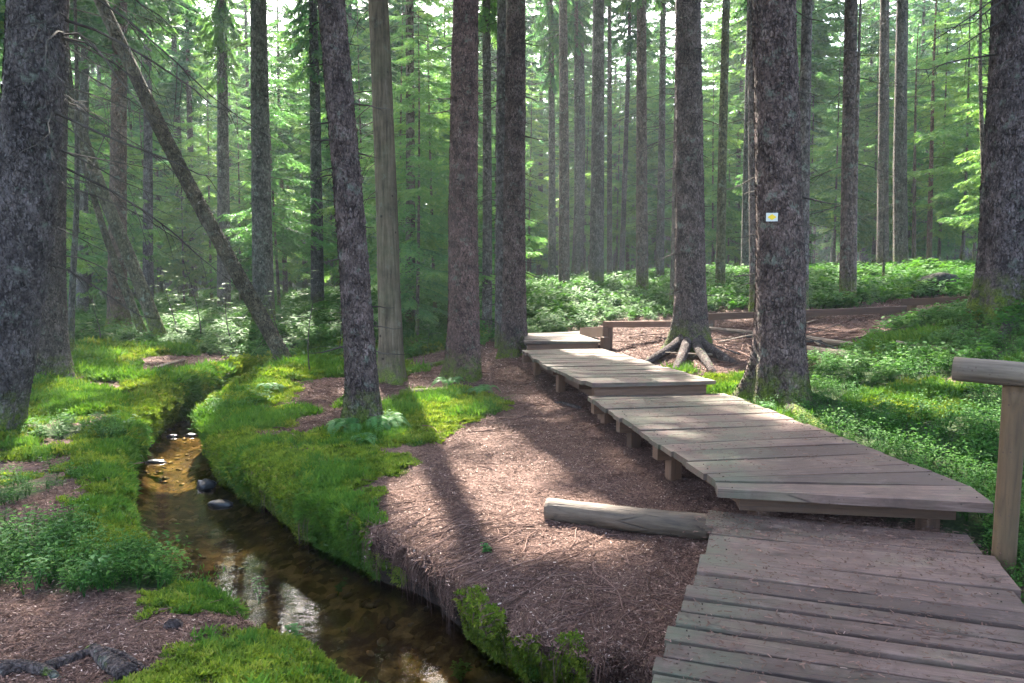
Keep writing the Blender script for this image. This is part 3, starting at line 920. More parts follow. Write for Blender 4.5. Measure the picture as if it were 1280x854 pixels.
# ------------------------------------------------------------------ branches
def dead_branches(cnt, zlo, zhi, lmin, lmax, side=None, spread=PI, thick=0.012, sub=4, droop=0.5, seed=0, curl=False, lift=0.1, prob_hi=1.0, each=False):
    r2 = np.random.default_rng(seed)
    mb = MB(); single = []
    for q in range(cnt):
        if each: mb = MB(); single.append(mb)
        z = zlo + (zhi - zlo) * r2.random() ** prob_hi
        a = r2.uniform(0, 2 * PI) if side is None else side + r2.uniform(-spread, spread)
        L = r2.uniform(lmin, lmax)
        m = 8
        s = np.linspace(0, 1, m)
        dr = droop * r2.uniform(0.5, 1.3)
        bend = r2.uniform(-0.25, 0.25)
        radial = L * s * (1 - 0.12 * s)
        zz = L * (lift * s - dr * s ** 1.6 + (0.35 * dr * s ** 4 if not curl else -0.5 * s ** 3))
        aa = a + bend * s + np.cumsum(r2.normal(0, 0.035, m))
        P = np.stack([radial * np.cos(aa), radial * np.sin(aa), z + zz + np.cumsum(r2.normal(0, 0.012 * L, m))], -1)
        th = thick * (0.5 + 0.5 * L / lmax) * r2.uniform(.6, 1.2)
        V, Q, T = tube_arrays(P, th * (1 - 0.8 * s), 4, False)
        mb.add(V, Q, T, r2.random())
        for _ in range(r2.integers(sub // 2, sub + 1) if sub else 0):
            t = r2.uniform(0.25, 0.95); k = int(t * (m - 1))
            p0 = P[k] + (P[min(k + 1, m - 1)] - P[k]) * (t * (m - 1) - k)
            d = P[min(k + 1, m - 1)] - P[max(k - 1, 0)]; d /= np.linalg.norm(d) + 1e-9
            sd = np.cross(d, [0, 0, 1]); sd /= np.linalg.norm(sd) + 1e-9
            l2 = L * r2.uniform(.12, .4) * (1.1 - t)
            dd = d * .6 + sd * r2.choice([-1, 1]) * .7 + np.array([0, 0, r2.uniform(-.7, .1)])
            ss = np.linspace(0, 1, 4)
            P2 = p0 + ss[:, None] * dd * l2 + np.array([0, 0, -1]) * (ss ** 2)[:, None] * l2 * .35
            V, Q, T = tube_arrays(P2, th * .42 * (1 - .7 * ss), 3, False)
            mb.add(V, Q, T, r2.random())
    return [b.mesh('branch', [M_TWIG]) for b in single] if each else mb


def spruce_branch(seed, twigs=16, tufts=5, fine=1.0):
    """unit branch along +x: a twig axis with hanging feathered side twigs (serrated blades)"""
    r2 = np.random.default_rng(seed)
    mb = MB()
    s = np.linspace(0, 1, 7)
    ax = np.stack([s, 0.06 * np.sin(s * 3 + seed), 0.05 * s - 0.42 * s ** 1.8 + 0.2 * s ** 4], -1)
    V, Q, T = tube_arrays(ax, 0.011 * (1 - .85 * s), 3, False)
    mb.add(V, Q, T, 0.0)
    tv, tt = [], []
    for q in range(twigs * 2 + 1):
        t = 0.1 + 0.9 * (q / (twigs * 2)) ** 0.85
        side = 1 if q % 2 else -1
        p0 = np.array([np.interp(t, s, ax[:, c]) for c in range(3)])
        L = (0.36 * (1 - 0.62 * t) * r2.uniform(.6, 1.2) + .04)
        d = np.array([0.62, side * 0.72 * r2.uniform(.6, 1.1), -0.35 * r2.uniform(.2, 1.7)])
        if q == twigs * 2: d = np.array([1, 0, -.2])
        d /= np.linalg.norm(d)
        for k in range(tufts):
            u = (k + 0.4) / tufts
            c = p0 + d * L * u + np.array([0, 0, -0.25 * L * u * u])
            nl = 0.075 * fine * (1.15 - .5 * u) * r2.uniform(.8, 1.3)
            wd = 0.017 * fine * r2.uniform(.8, 1.3)
            sd = np.cross(d, [0, 0, 1]); sd /= np.linalg.norm(sd)
            for sg in (-1, 1):
                dd = d * .75 + sd * sg * .6 + np.array([0, 0, r2.uniform(-.45, .3)])
                dd /= np.linalg.norm(dd)
                pr = np.cross(dd, r2.normal(size=3)); pr /= np.linalg.norm(pr)
                tv += [c - pr * wd, c + pr * wd, c + dd * nl * 1.4]
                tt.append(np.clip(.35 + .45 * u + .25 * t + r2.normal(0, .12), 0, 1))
    tv = np.array(tv)
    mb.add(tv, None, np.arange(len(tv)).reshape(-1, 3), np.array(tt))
    return mb.arrays()


BR_FAR = [spruce_branch(i, 11, 4, 1.35) for i in range(5)]
BR_NEAR = [spruce_branch(20 + i, 16, 7, 0.72) for i in range(5)]


def crown_mesh(name, mat, cnt, zlo, zhi, lenlo, lenhi, lib, seed, gaps=0.0, pitch=-0.1):
    r2 = np.random.default_rng(seed)
    Vs, Qs, Ts, tq, tt = [], [], [], [], []
    n = 0
    a = 0
    for q in range(cnt):
        f = (q + r2.random()) / cnt
        z = zlo + (zhi - zlo) * f ** 1.05
        fr = (z - zlo) / (zhi - zlo)
        L = (lenhi * (1 - fr) ** 0.8 + lenlo * fr) * r2.uniform(.6, 1.15)
        L *= 0.55 + .45 * min(1, fr / 0.12)
        a += 2.399 + r2.normal(0, .5)
        if gaps and vnoise(np.array([z * .8 + seed]), np.array([a % 6.28 * .8]))[0] < gaps - 1: continue
        V, fs, tint = lib[r2.integers(len(lib))]
        p = pitch + r2.normal(0, .13) + .35 * fr
        ca, sa = math.cos(a), math.sin(a)
        cp, sp_ = math.cos(p), math.sin(p)
        X = V * L
        X = np.stack([X[:, 0] * cp - X[:, 2] * sp_, X[:, 1], X[:, 0] * sp_ + X[:, 2] * cp], -1)
        X = np.stack([X[:, 0] * ca - X[:, 1] * sa, X[:, 0] * sa + X[:, 1] * ca, X[:, 2] + z], -1)
        Vs.append(X)
        nq = len(fs[0])
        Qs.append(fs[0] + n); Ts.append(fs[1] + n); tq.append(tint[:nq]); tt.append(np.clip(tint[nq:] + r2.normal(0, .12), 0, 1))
        n += len(X)
    return mesh_np(name, np.concatenate(Vs), [np.concatenate(Qs), np.concatenate(Ts)], [mat], False,
                   {'tint': ('FACE', 'FLOAT', np.concatenate(tq + tt).astype(np.float32))})


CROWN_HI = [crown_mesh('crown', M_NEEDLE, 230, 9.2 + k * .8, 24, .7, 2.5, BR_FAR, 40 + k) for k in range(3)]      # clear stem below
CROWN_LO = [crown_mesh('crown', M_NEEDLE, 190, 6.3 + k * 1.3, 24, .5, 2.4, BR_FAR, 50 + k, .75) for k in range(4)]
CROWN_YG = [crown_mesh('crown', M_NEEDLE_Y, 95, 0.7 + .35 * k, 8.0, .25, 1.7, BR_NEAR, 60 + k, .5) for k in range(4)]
DEAD = {
    'full': [dead_branches(85, 1.6, 13, .6, 1.9, thick=.011, sub=5, seed=70 + k, prob_hi=.85).mesh('dead_branches', [M_TWIG]) for k in range(4)],
    'thin': [dead_branches(38, .9, 8, .3, 1.0, thick=.007, sub=3, seed=80 + k).mesh('dead_branches', [M_TWIG]) for k in range(3)],
    'stub': [dead_branches(64, 1.0, 8, .3, .75, thick=.017, sub=2, droop=.4, seed=90 + k).mesh('dead_branches', [M_TWIG]) for k in range(3)],
    'right': [dead_branches(30, 1.7, 7, 1.0, 2.9, side=-.1, spread=1.1, thick=.016, sub=9, droop=.55, each=True, seed=95)],
    'left': [dead_branches(46, 1.0, 8, .5, 1.4, side=PI, spread=1.3, thick=.010, sub=5, each=True, seed=96)],
    'left2': [dead_branches(14, 2.6, 7, .9, 2.3, side=PI + .3, spread=.6, thick=.014, sub=7, droop=.6, each=True, seed=97)],
    'curl': [dead_branches(17, 2.2, 6.5, .5, 1.15, side=PI, spread=.7, thick=.011, sub=1, droop=.55, each=True, seed=98, curl=True, lift=.2)],
}
# places the photograph shows in sunlight: the crowns leave the light a way through
LIT = [hit(*p) for p in [(510, 590), (560, 605), (620, 535), (660, 560), (730, 600), (1060, 520), (1100, 560), (1160, 570), (1180, 530), (720, 385), (820, 380), (680, 395), (190, 440), (560, 508), (1110, 500), (1220, 570), (760, 385), (860, 375), (1130, 540), (1200, 540), (1150, 350), (1050, 360), (1220, 345), (1180, 450)]]
SUN_H = np.array([math.sin(SUN_AZ), math.cos(SUN_AZ)])
TAN_EL = math.tan(SUN_EL)


def sun_gap(x, y, zlo=9.0, zhi=24.0):
    """how close the light on its way to the sunlit patches passes by this tree's crown"""
    best = 9.0
    for L in LIT:
        t = (x - L[0]) * SUN_H[0] + (y - L[1]) * SUN_H[1]
        h = L[2] + t * TAN_EL
        if t > 0 and zlo < h < zhi:
            taper = 1.0 / max(.25, (1 - (h - zlo) / (zhi - zlo)) ** .8 + .15)
            best = min(best, abs((x - L[0]) * SUN_H[1] - (y - L[1]) * SUN_H[0]) * taper)
    return best


LOCROWN = 0
for q, T in enumerate(TREES):
    near = bool(T.get('near'))
    b = T['base']
    gz = ground_z(b[0], b[1])
    V, Q, info = trunk_mesh(T, near)
    V = V.copy()
    root = empty('spruce_tree' if T.get('mat') != 'bare' else 'barkless_tree', (b[0], b[1], b[2]))
    tag(root, T['lab'], 'tree')
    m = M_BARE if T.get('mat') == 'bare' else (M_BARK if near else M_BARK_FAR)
    tr = obj('trunk', mesh_np('trunk', V, Q, [m], True), root)
    c = T.get('tint', (1, 1, 1)); tr.color = (*c, 1)
    if near and T.get('mat') != 'bare' and T['d'] < 15:
        fv, fq = flake_mesh(info, T['r'], int(9000 * T['r'] / .3))
        fo = obj('bark_flakes', mesh_np('bark_flakes', fv, fq, [M_BARK], False), root); fo.color = tr.color; fo['kind'] = 'stuff'
    A, H = trunk_axis(T)
    dirv = Vector(A[min(len(A) - 1, 60)] - A[0]).normalized()
    rot = dirv.to_track_quat('Z', 'Y')
    rot = Vector((0, 0, 1)).rotation_difference(dirv)
    ds = T.get('dead', 'full')
    if ds != 'none':
        me = random.choice(DEAD[ds])
        yaw = 0 if ds in ('right', 'left', 'left2', 'curl') else random.uniform(0, 6.28)
        for me_ in (me if isinstance(me, list) else [me]):
            o = obj('branch' if isinstance(me, list) else 'dead_branches', me_, root)
            if not isinstance(me, list): o['kind'] = 'stuff'
            o.rotation_mode = 'QUATERNION'
            o.rotation_quaternion = rot @ Quaternion((0, 0, 1), yaw)
            if T.get('H'): o.scale = (.8, .8, H / 9.5)
    if H > 20:
        o = obj('crown', random.choice(CROWN_HI) if T['d'] < 17 else random.choice(CROWN_LO[1:]), root)
        o.rotation_mode = 'QUATERNION'
        o.rotation_quaternion = rot @ Quaternion((0, 0, 1), random.uniform(0, 6.28))
        k_ = min(1.0, max(.34, sun_gap(b[0], b[1], 9.0 if T['d'] < 17 else 4.0) / 2.8)); o.scale = (k_, k_, 1)

# ------------------------------------------------------------------ background spruces: one of each kind, then copies
def plain_trunk(H, r, n=12, seed=0):
    zs = np.concatenate([np.linspace(-.4, .8, 7), np.linspace(.8, H, 22)[1:]])
    th = np.linspace(0, 2 * PI, n, endpoint=False)
    rad = r * (1.05 - .95 * np.clip(zs, 0, None) / H) * (1 + .5 * np.exp(-np.clip(zs, 0, None) / .3))
    rad = np.maximum(rad, .008)
    wx = .1 * np.sin(zs * .25 + seed); wy = .1 * np.cos(zs * .21 + seed * 2)
    X = np.cos(th)[None]; Y_ = np.sin(th)[None]
    R = rad[:, None] * (1 + .08 * fbm(X * 1.4 + seed + 0 * zs[:, None], Y_ * 1.4 + 0 * zs[:, None], zs[:, None] * .8 + 0 * X, 2))
    V = np.stack([wx[:, None] - wx[0] + R * X, wy[:, None] - wy[0] + R * Y_, zs[:, None] + 0 * R], -1).reshape(-1, 3)
    m = len(zs); i = np.arange(m - 1)[:, None] * n; j = np.arange(n)[None]; k = (np.arange(n) + 1)[None] % n
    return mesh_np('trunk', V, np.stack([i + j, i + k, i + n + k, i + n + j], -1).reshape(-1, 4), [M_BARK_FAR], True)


def copy_thing(root, loc, rz, sc, label=None, group=None):
    r = root.copy(); COL.objects.link(r)
    r.location = loc; r.rotation_euler = (0, 0, rz); r.scale = (sc, sc, sc)
    if label: r['label'] = label
    if group: r['group'] = group
    for ch in root.children:
        c = ch.copy(); COL.objects.link(c); c.parent = r
        for g in ch.children:
            d = g.copy(); COL.objects.link(d); d.parent = c
    return r


def proto_far(k):
    root = empty('spruce_tree', (0, 0, 0))
    t = obj('trunk', plain_trunk(23, .13 + .03 * k, 12, k), root)
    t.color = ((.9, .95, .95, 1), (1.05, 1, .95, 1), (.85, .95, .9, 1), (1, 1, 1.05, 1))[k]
    obj('dead_branches', DEAD['full'][k], root)['kind'] = 'stuff'
    obj('crown', CROWN_LO[k], root)
    return tag(root, None, 'tree')


def proto_young(k):
    root = empty('young_spruce', (0, 0, 0))
    obj('trunk', plain_trunk(8.2, .045, 8, k + 9), root)
    obj('crown', CROWN_YG[k], root)
    return tag(root, None, 'tree')


def z_at(x, y):
    return ground_z(x, y)


taken = [(T['base'][0], T['base'][1]) for T in TREES]
FAR = [proto_far(k) for k in range(4)]
cnt = 0; tries = 0
r3 = np.random.default_rng(5)
far_spots = []
while cnt < 240 and tries < 9000:
    tries += 1
    d = 20 + 62 * r3.random() ** 1.15
    px = r3.uniform(-130, 1410)
    x = (px - 640) / F * d; y = d
    if any((x - a) ** 2 + (y - b) ** 2 < (1.5 + .012 * d) ** 2 for a, b in taken): continue
    if d < 26 and 640 < px < 1240: continue
    if px < 480 and d < 46 and r3.random() < .5: continue
    if px > 980 and d < 46 and r3.random() < .75: continue
    if d < 40 and sun_gap(x, y, 4.0) < 2.2: continue
    taken.append((x, y)); far_spots.append((x, y, px)); cnt += 1
ORD = ['first', 'second', 'third', 'fourth', 'fifth', 'sixth', 'seventh', 'eighth', 'ninth', 'tenth', 'eleventh', 'twelfth', 'thirteenth', 'fourteenth', 'fifteenth', 'sixteenth', 'seventeenth', 'eighteenth', 'nineteenth', 'twentieth']
MARKS = [(0, 'the left picture edge'), (40, 'the thick left trunk'), (147, 'the far rooted trunk'), (205, 'the leaning pair'), (250, 'the long leaning trunk'), (325, 'the tall grey spruce'), (438, 'the fern footed spruce'), (482, 'the barkless trunk'), (579, 'the reddish spruce'),
         (643, 'the boardwalk end trunk'), (747, 'the grey spruce on the rise'), (802, 'the straight brownish spruce'), (862, 'the arching rooted spruce'), (972, 'the marked spruce'), (1061, 'the brown spruce with companion'),
         (1125, 'the trunk pair'), (1240, 'the right edge trunk')]


def place_labels(pxs, noun):
    """a label for each trunk by its order between two landmarks of the picture"""
    out = [None] * len(pxs); gaps = {}
    for i_, p in enumerate(pxs):
        if p < 0 or p > 1240: continue
        g = max(k_ for k_, m_ in enumerate(MARKS) if m_[0] <= p)
        gaps.setdefault(g, []).append((p, i_))
    for g, L in gaps.items():
        for q, (p, i_) in enumerate(sorted(L)):
            b_ = MARKS[g + 1][1] if g + 1 < len(MARKS) else 'the right picture edge'
            out[i_] = '%s %s from left between %s and %s' % (ORD[min(q, 19)], noun, MARKS[g][1].replace('the ', '', 1), b_.replace('the ', '', 1))
    return out


FAR_LABELS = place_labels([p[2] for p in far_spots], 'background spruce')
for n_, (x, y, px) in enumerate(far_spots):
    k = n_ % 4
    side = 'left' if px < 480 else ('centre' if px < 860 else 'right')
    lab = {'left': 'tall spruce deep in the shady forest behind the stream and leaning trunk',
           'centre': 'tall slender spruce deep in the forest beyond the boardwalk end',
           'right': 'tall spruce deep in the bright forest beyond the low rails'}[side]
    grp = {'left': 'background spruces behind the stream', 'centre': 'background spruces beyond the boardwalk', 'right': 'background spruces beyond the low rails'}[side]
    lab = FAR_LABELS[n_] or 'tall background spruce just outside the view'
    if not FAR_LABELS[n_]: grp = 'spruces just outside the view'
    loc = (x, y, z_at(x, y)); rz = r3.uniform(0, 6.28); sc = r3.uniform(.62, 1.15)
    if n_ < 4:
        o = FAR[k]; o.location = loc; o.rotation_euler = (0, 0, rz); o.scale = (sc,) * 3; tag(o, lab, 'tree', grp)
    else:
        copy_thing(FAR[k], loc, rz, sc, lab, grp)

# trees outside the frame that shade the place (behind and beside the camera)
for n_, (x, y) in enumerate([(-9, 6), (-8, 2), (9, 3), (8, 8.5), (-5, -3), (6, -4), (-12, 12), (12, 14), (0, -8), (-14, 5), (14, 7)]):
    copy_thing(FAR[n_ % 4], (x, y, z_at(x, y)), n_ * 1.3, 1.05, 'tall spruce standing outside the view beside the clearing', 'spruces beside the clearing')

YG = [proto_young(k) for k in range(4)]
young_spots = [  # px, depth, scale
    (520, 17.5, 1.0, 'c'), (545, 19.5, 1.1, 'c'), (500, 21, 1.1, 'c'), (350, 23, 1.1, 'l'), (300, 28, 1.1, 'l'),
    (150, 27, 1.1, 'l'), (60, 22, 1.1, 'l'), (20, 17, 1.0, 'l'), (1130, 27, 1.0, 'r'), (1170, 26, 1.2, 'r'), (1200, 23, 1.2, 'r'), (1215, 29, 1.3, 'r'), (1150, 34, 1.4, 'r'), (1090, 30, 1.2, 'r'),
    (1040, 28, 1.1, 'r'), (1010, 33, 1.2, 'r'), (960, 30, 1.0, 'r'), (890, 30, 1.1, 'r'), (1240, 20, .8, 'r'), (1260, 25, 1.2, 'r'), (580, 25, 1.1, 'c'), (660, 31, 1.1, 'c'), (770, 36, 1.2, 'c'), (820, 34, 1.2, 'c'),
    (460, 25, 1.2, 'c'), (400, 29, 1.3, 'c'), (265, 31, 1.3, 'l'), (190, 33, 1.3, 'l'), (90, 30, 1.3, 'l'), (620, 24, .9, 'c'), (1300, 18, 1.2, 'r'), (-60, 18, 1.2, 'l'), (1115, 38, 1.4, 'r'), (860, 40, 1.3, 'c'), (730, 42, 1.4, 'c'), (590, 36, 1.4, 'c'), (335, 35, 1.4, 'l')]
for q in range(46):
    px = r3.uniform(-150, 1430); d = r3.uniform(29, 62)
    young_spots.append((px, d, r3.uniform(.9, 1.5), 'l' if px < 400 else ('c' if px < 860 else 'r')))
young_spots = [y_ for n_, y_ in enumerate(young_spots) if n_ < 4 or sun_gap((y_[0] - 640) / F * y_[1], y_[1], .5, 8.0) >= 1.0]
YG_LABELS = place_labels([y_[0] for y_ in young_spots], 'feathery young spruce')
for n_, (px, d, sc, s_) in enumerate(young_spots):
    x = (px - 640) / F * d
    lab = {'l': 'young spruce with feathery boughs filling the shade behind the stream', 'c': 'young spruce with pale drooping boughs between the middle trunks', 'r': 'young bright green spruce at the sunny right side of the forest'}[s_]
    grp = {'l': 'young spruces behind the stream', 'c': 'young spruces in the middle', 'r': 'young spruces at the right'}[s_]
    lab = YG_LABELS[n_] or 'feathery young spruce just outside the view'
    if not YG_LABELS[n_]: grp = 'young spruces just outside the view'
    loc = (x, d, z_at(x, d)); rz = r3.uniform(0, 6.28)
    if n_ < 4:
        o = YG[n_]; o.location = loc; o.rotation_euler = (0, 0, rz); o.scale = (sc,) * 3; tag(o, lab, 'tree', grp)
    else:
        copy_thing(YG[n_ % 4], loc, rz, sc, lab, grp)


# ------------------------------------------------------------------ boardwalk
def plank(parent, c4, thick=0.045, mat=M_DECK, name='plank', jit=0.012, stations=7):
    """c4: far-left, far-right, near-right, near-left of the top face (world)"""
    fl, fr_, nr_, nl = [np.array(c, float) for c in c4]
    ux = ((fr_ - fl) + (nr_ - nl)); ux[2] = 0; ux /= np.linalg.norm(ux)
    jl, jr = random.uniform(-jit, jit), random.uniform(-jit, jit)
    fl = fl + ux * jl; nl = nl + ux * jl; fr_ = fr_ + ux * jr; nr_ = nr_ + ux * jr
    cen = (fl + fr_ + nr_ + nl) / 4
    ang = math.atan2(ux[1], ux[0])
    ts = np.linspace(0, 1, stations)
    V = []
    ch = 0.003
    dz = random.uniform(-.004, .004)
    tw = random.uniform(-.004, .004)
    for t in ts:
        A = fl + (fr_ - fl) * t; B = nl + (nr_ - nl) * t
        w = B - A; w = w / (np.linalg.norm(w) + 1e-9)
        k = dz + .005 * math.sin(t * 3.1 + dz * 900) + tw * (t - .5)
        up = np.array([0, 0, 1.0])
        A = A + w * random.uniform(-.0035, .0035); B = B + w * random.uniform(-.0035, .0035); k += random.uniform(-.0012, .0012)
        V += [A - up * thick, A - up * (ch + 0) + up * k, A + w * ch + up * k, B - w * ch + up * k, B - up * ch + up * k, B - up * thick]
    V = np.array(V) - cen
    ca, sa = math.cos(-ang), math.sin(-ang)
    V = np.stack([V[:, 0] * ca - V[:, 1] * sa, V[:, 0] * sa + V[:, 1] * ca, V[:, 2]], -1)
    Q = []
    for s in range(stations - 1):
        for j in range(6):
            a = s * 6 + j; b = s * 6 + (j + 1) % 6
            Q.append((a, b, b + 6, a + 6))
    caps = [(0, 5, 4, 1), (1, 4, 3, 2)]
    e = (stations - 1) * 6
    Q += [c for c in caps] + [tuple(reversed([x + e for x in c])) for c in caps]
    me = mesh_np(name, V, np.array(Q)[:, ::-1], [mat])
    pl = Vector(parent.location)
    return obj(name, me, parent, Vector(cen) - pl, (0, 0, ang))


def timber(parent, a, b, w, h, mat=M_FRAME, name='beam', top=True):
    """squared timber from a to b (centre line of its top face when top)"""
    a = np.array(a, float); b = np.array(b, float)
    d = b - a; d[2] = 0; L = np.linalg.norm(d); d /= L
    s = np.array([-d[1], d[0], 0]) * w / 2
    return plank(parent, (a + s, b + s, b - s, a - s), h, mat, name, 0.0, 3)


def post(parent, p, zb, zt, r, mat=M_FRAME, name='post', square=True, n=4):
    pl = parent.location
    if square:
        mb = MB(); ch = r * .12
        pts = [(-r, -r + ch), (-r + ch, -r), (r - ch, -r), (r, -r + ch), (r, r - ch), (r - ch, r), (-r + ch, r), (-r, r - ch)]
        V = [(0, 0, 0)] * 0
        for x in (zb - zt, 0):
            V += [(x, a, c) for a, c in pts]
        Q = [(j, (j + 1) % 8, 8 + (j + 1) % 8, 8 + j) for j in range(8)] + [(8, 9, 10, 11), (8, 11, 12, 15), (12, 13, 14, 15)]
        mb.add(V, Q)
        me = mb.mesh(name, [mat])
        return obj(name, me, parent, (p[0] - pl.x, p[1] - pl.y, zt - pl.z), (0, -PI / 2, 0.3))
    P = np.stack([np.linspace(zb - zt, 0, 14), 0.006 * np.sin(np.linspace(0, 5, 14)), 0 * np.linspace(0, 1, 14)], -1)
    V, Q, T = tube_arrays(P, np.full(14, r), 18, True, 3, .06)
    mb = MB(); mb.add(V, Q, T)
    return obj(name, mb.mesh(name, [mat], True), parent, (p[0] - pl.x, p[1] - pl.y, zt - pl.z), (0, -PI / 2, 0))


def deck(name_label, z, strips, beams, posts, loc):
    root = empty('boardwalk_deck', loc)
    tag(root, name_label, 'boardwalk')
    for c4, th in strips: plank(root, c4, th)
    return root


# nearest deck (bridges the stream)
ANG = math.radians(-18.5)
u1 = np.array([math.cos(ANG), math.sin(ANG), 0]); v1 = np.array([-math.sin(ANG), math.cos(ANG), 0])
brk = [(888, 637), (893, 657), (895, 667), (884, 694), (871, 716), (866, 732), (857, 748), (851, 764), (841, 780), (833, 799), (826, 820), (817, 842)]
pts = [at_z(px, py, 0.0) for px, py in brk]
vv = [p @ v1 for p in pts]; uu = [p @ u1 for p in pts]
while vv[-1] > 0.6:
    vv.append(vv[-1] - 0.135); uu.append(uu[-1] - 0.004)
d1 = empty('boardwalk_deck', (1.6, 3.0, 0)); tag(d1, 'nearest boardwalk deck of narrow weathered boards crossing the stream, beside the handrail', 'boardwalk')
W1 = 1.66
for k in range(len(vv) - 1):
    g = 0.012 if k in (0, 2) else (0.02 if k < 4 else 0.03)
    ul = min(uu[k], uu[k + 1]) if k > 1 else uu[k]
    far = v1 * (vv[k] - g / 2); nr_ = v1 * (vv[k + 1] + g / 2)
    wid = W1 if k > 3 else 1.56
    plank(d1, (far + u1 * ul, far + u1 * (ul + wid), nr_ + u1 * (ul + wid), nr_ + u1 * ul), 0.042)
um = np.mean(uu)
for off in (.18, .80, 1.42):
    a = u1 * (um + off) + v1 * (vv[0] - .05); b = u1 * (um + off) + v1 * (vv[-1])
    a[2] = b[2] = -0.047
    timber(d1, a, b, .12, .14)

def nails(deck_, r=.0045):
    mb = MB()
    for o_ in [c for c in deck_.children if c.name.startswith('plank')]:
        co_ = np.array([v.co[:] for v in o_.data.vertices]); L_ = co_[:, 0].max(); w_ = (co_[:, 1].max() - co_[:, 1].min()) / 2
        for ex in (-L_ + .1, L_ - .1):
            for ey in (-w_ * .45, w_ * .45):
                c_ = o_.matrix_basis @ Vector((ex + random.uniform(-.015, .015), ey * random.uniform(.7, 1.1), .008))
                th_ = np.linspace(0, 2 * PI, 7)[:-1]
                V_ = [(c_.x + r * math.cos(a_), c_.y + r * math.sin(a_), c_.z - .006) for a_ in th_] + [(c_.x + r * math.cos(a_), c_.y + r * math.sin(a_), c_.z) for a_ in th_]
                mb.add(V_, [(j, (j + 1) % 6, 6 + (j + 1) % 6, 6 + j) for j in range(6)] + [(6, 7, 8, 9), (6, 9, 10, 11)])
    obj('nail_heads', mb.mesh('nail_heads', [M_NAIL]), deck_)['kind'] = 'stuff'


_t = NT('rusty_nail'); M_NAIL = _t.done(_t.principled((.045, .03, .022), .7))
# middle deck with the fanned boards at its near end
z2 = 0.20
d2 = empty('boardwalk_deck', (2.0, 7.0, z2)); tag(d2, 'second boardwalk deck of broad boards with a fanned near end beside the marked spruce', 'boardwalk')
FLp, NLp = at_z(735, 496, z2), at_z(883, 593, z2)
FRp, NRp = at_z(906, 491, z2), at_z(1140, 580, z2)
n2 = 12
cuts = np.cumsum([0] + [random.uniform(.75, 1.25) for _ in range(n2)]); cuts /= cuts[-1]
for k in range(n2):
    e = 0.0032
    a, b = cuts[k] + e, cuts[k + 1] - e
    plank(d2, (FLp + (NLp - FLp) * a, FRp + (NRp - FRp) * a, FRp + (NRp - FRp) * b, NLp * b + FLp * (1 - b)), .045, jit=.018)
fan_l = [NLp, at_z(889, 598, z2), at_z(894, 602, z2), at_z(897, 610, z2)]
fan_r = [NRp, at_z(1166, 589, z2), at_z(1212, 607, z2), at_z(1243, 630, z2)]
for k in range(3):
    a0 = fan_l[k] * .985 + fan_l[k + 1] * .015; b0 = fan_r[k] * .985 + fan_r[k + 1] * .015
    a1 = fan_l[k] * .03 + fan_l[k + 1] * .97; b1 = fan_r[k] * .03 + fan_r[k + 1] * .97
    plank(d2, (a0, b0, b1, a1), .065 if k == 2 else .045, jit=.004)


def bearer(root, L, R, z, inset=.06, w=.12, h=.13, pr=.055, posts=True, out=0.0, pz=None):
    L = np.array(L, float); R = np.array(R, float); d = (R - L) / np.linalg.norm(R - L)
    a = L + d * (inset - out); b = R - d * inset
    a[2] = b[2] = z
    timber(root, a, b, w, h)
    if posts:
        for p in (L + d * .2, R - d * .2):
            zb = ground_z(p[0], p[1]) - .25
            if z - h - zb > 0.05: post(root, p, zb, z - h, pr)


def lerp(a, b, t): return a + (b - a) * t


bearer(d2, lerp(fan_l[3], fan_l[0], .35) + v1 * .12 + u1 * .1, lerp(fan_r[3], fan_r[0], .2) + v1 * .12 - u1 * .05, z2 - .068, w=.16, h=.12)
for t in (.03, .33, .66):
    bearer(d2, lerp(FLp, NLp, t), lerp(FRp, NRp, t), z2 - .05, out=.03)
for o_ in (.25, .75):
    a = lerp(lerp(FLp, FRp, o_), lerp(NLp, NRp, o_), .02); b = lerp(lerp(FLp, FRp, o_), lerp(NLp, NRp, o_), .98)
    a[2] = b[2] = z2 - .185
    timber(d2, a, b, .1, .12)

z3 = 0.35
d3 = empty('boardwalk_deck', (1.4, 10.5, z3)); tag(d3, 'third boardwalk deck raised on short posts in the middle distance', 'boardwalk')
F3L, N3L = at_z(654, 438, z3), at_z(738, 480, z3)
F3R, N3R = at_z(754, 436, z3), at_z(893, 476, z3)
n3 = 17
cuts = np.cumsum([0] + [random.uniform(.7, 1.3) for _ in range(n3)]); cuts /= cuts[-1]
for k in range(n3):
    a, b = cuts[k] + .0018, cuts[k + 1] - .0018
    bow = lambda t: np.array([-0.10 * math.sin(PI * t), 0, 0])
    plank(d3, (lerp(F3L, N3L, a) + bow(a), lerp(F3R, N3R, a), lerp(F3R, N3R, b), lerp(F3L, N3L, b) + bow(b)), .045, jit=.03)
for t in (.05, .45, .80, .97):
    bearer(d3, lerp(F3L, N3L, t), lerp(F3R, N3R, t), z3 - .05, out=.12 if t < .2 else .0, inset=.07, posts=t != .80)
for o_ in (.2, .8):
    a = lerp(lerp(F3L, F3R, o_), lerp(N3L, N3R, o_), .02); b = lerp(lerp(F3L, F3R, o_), lerp(N3L, N3R, o_), .99)
    a[2] = b[2] = z3 - .184
    timber(d3, a, b, .1, .1)

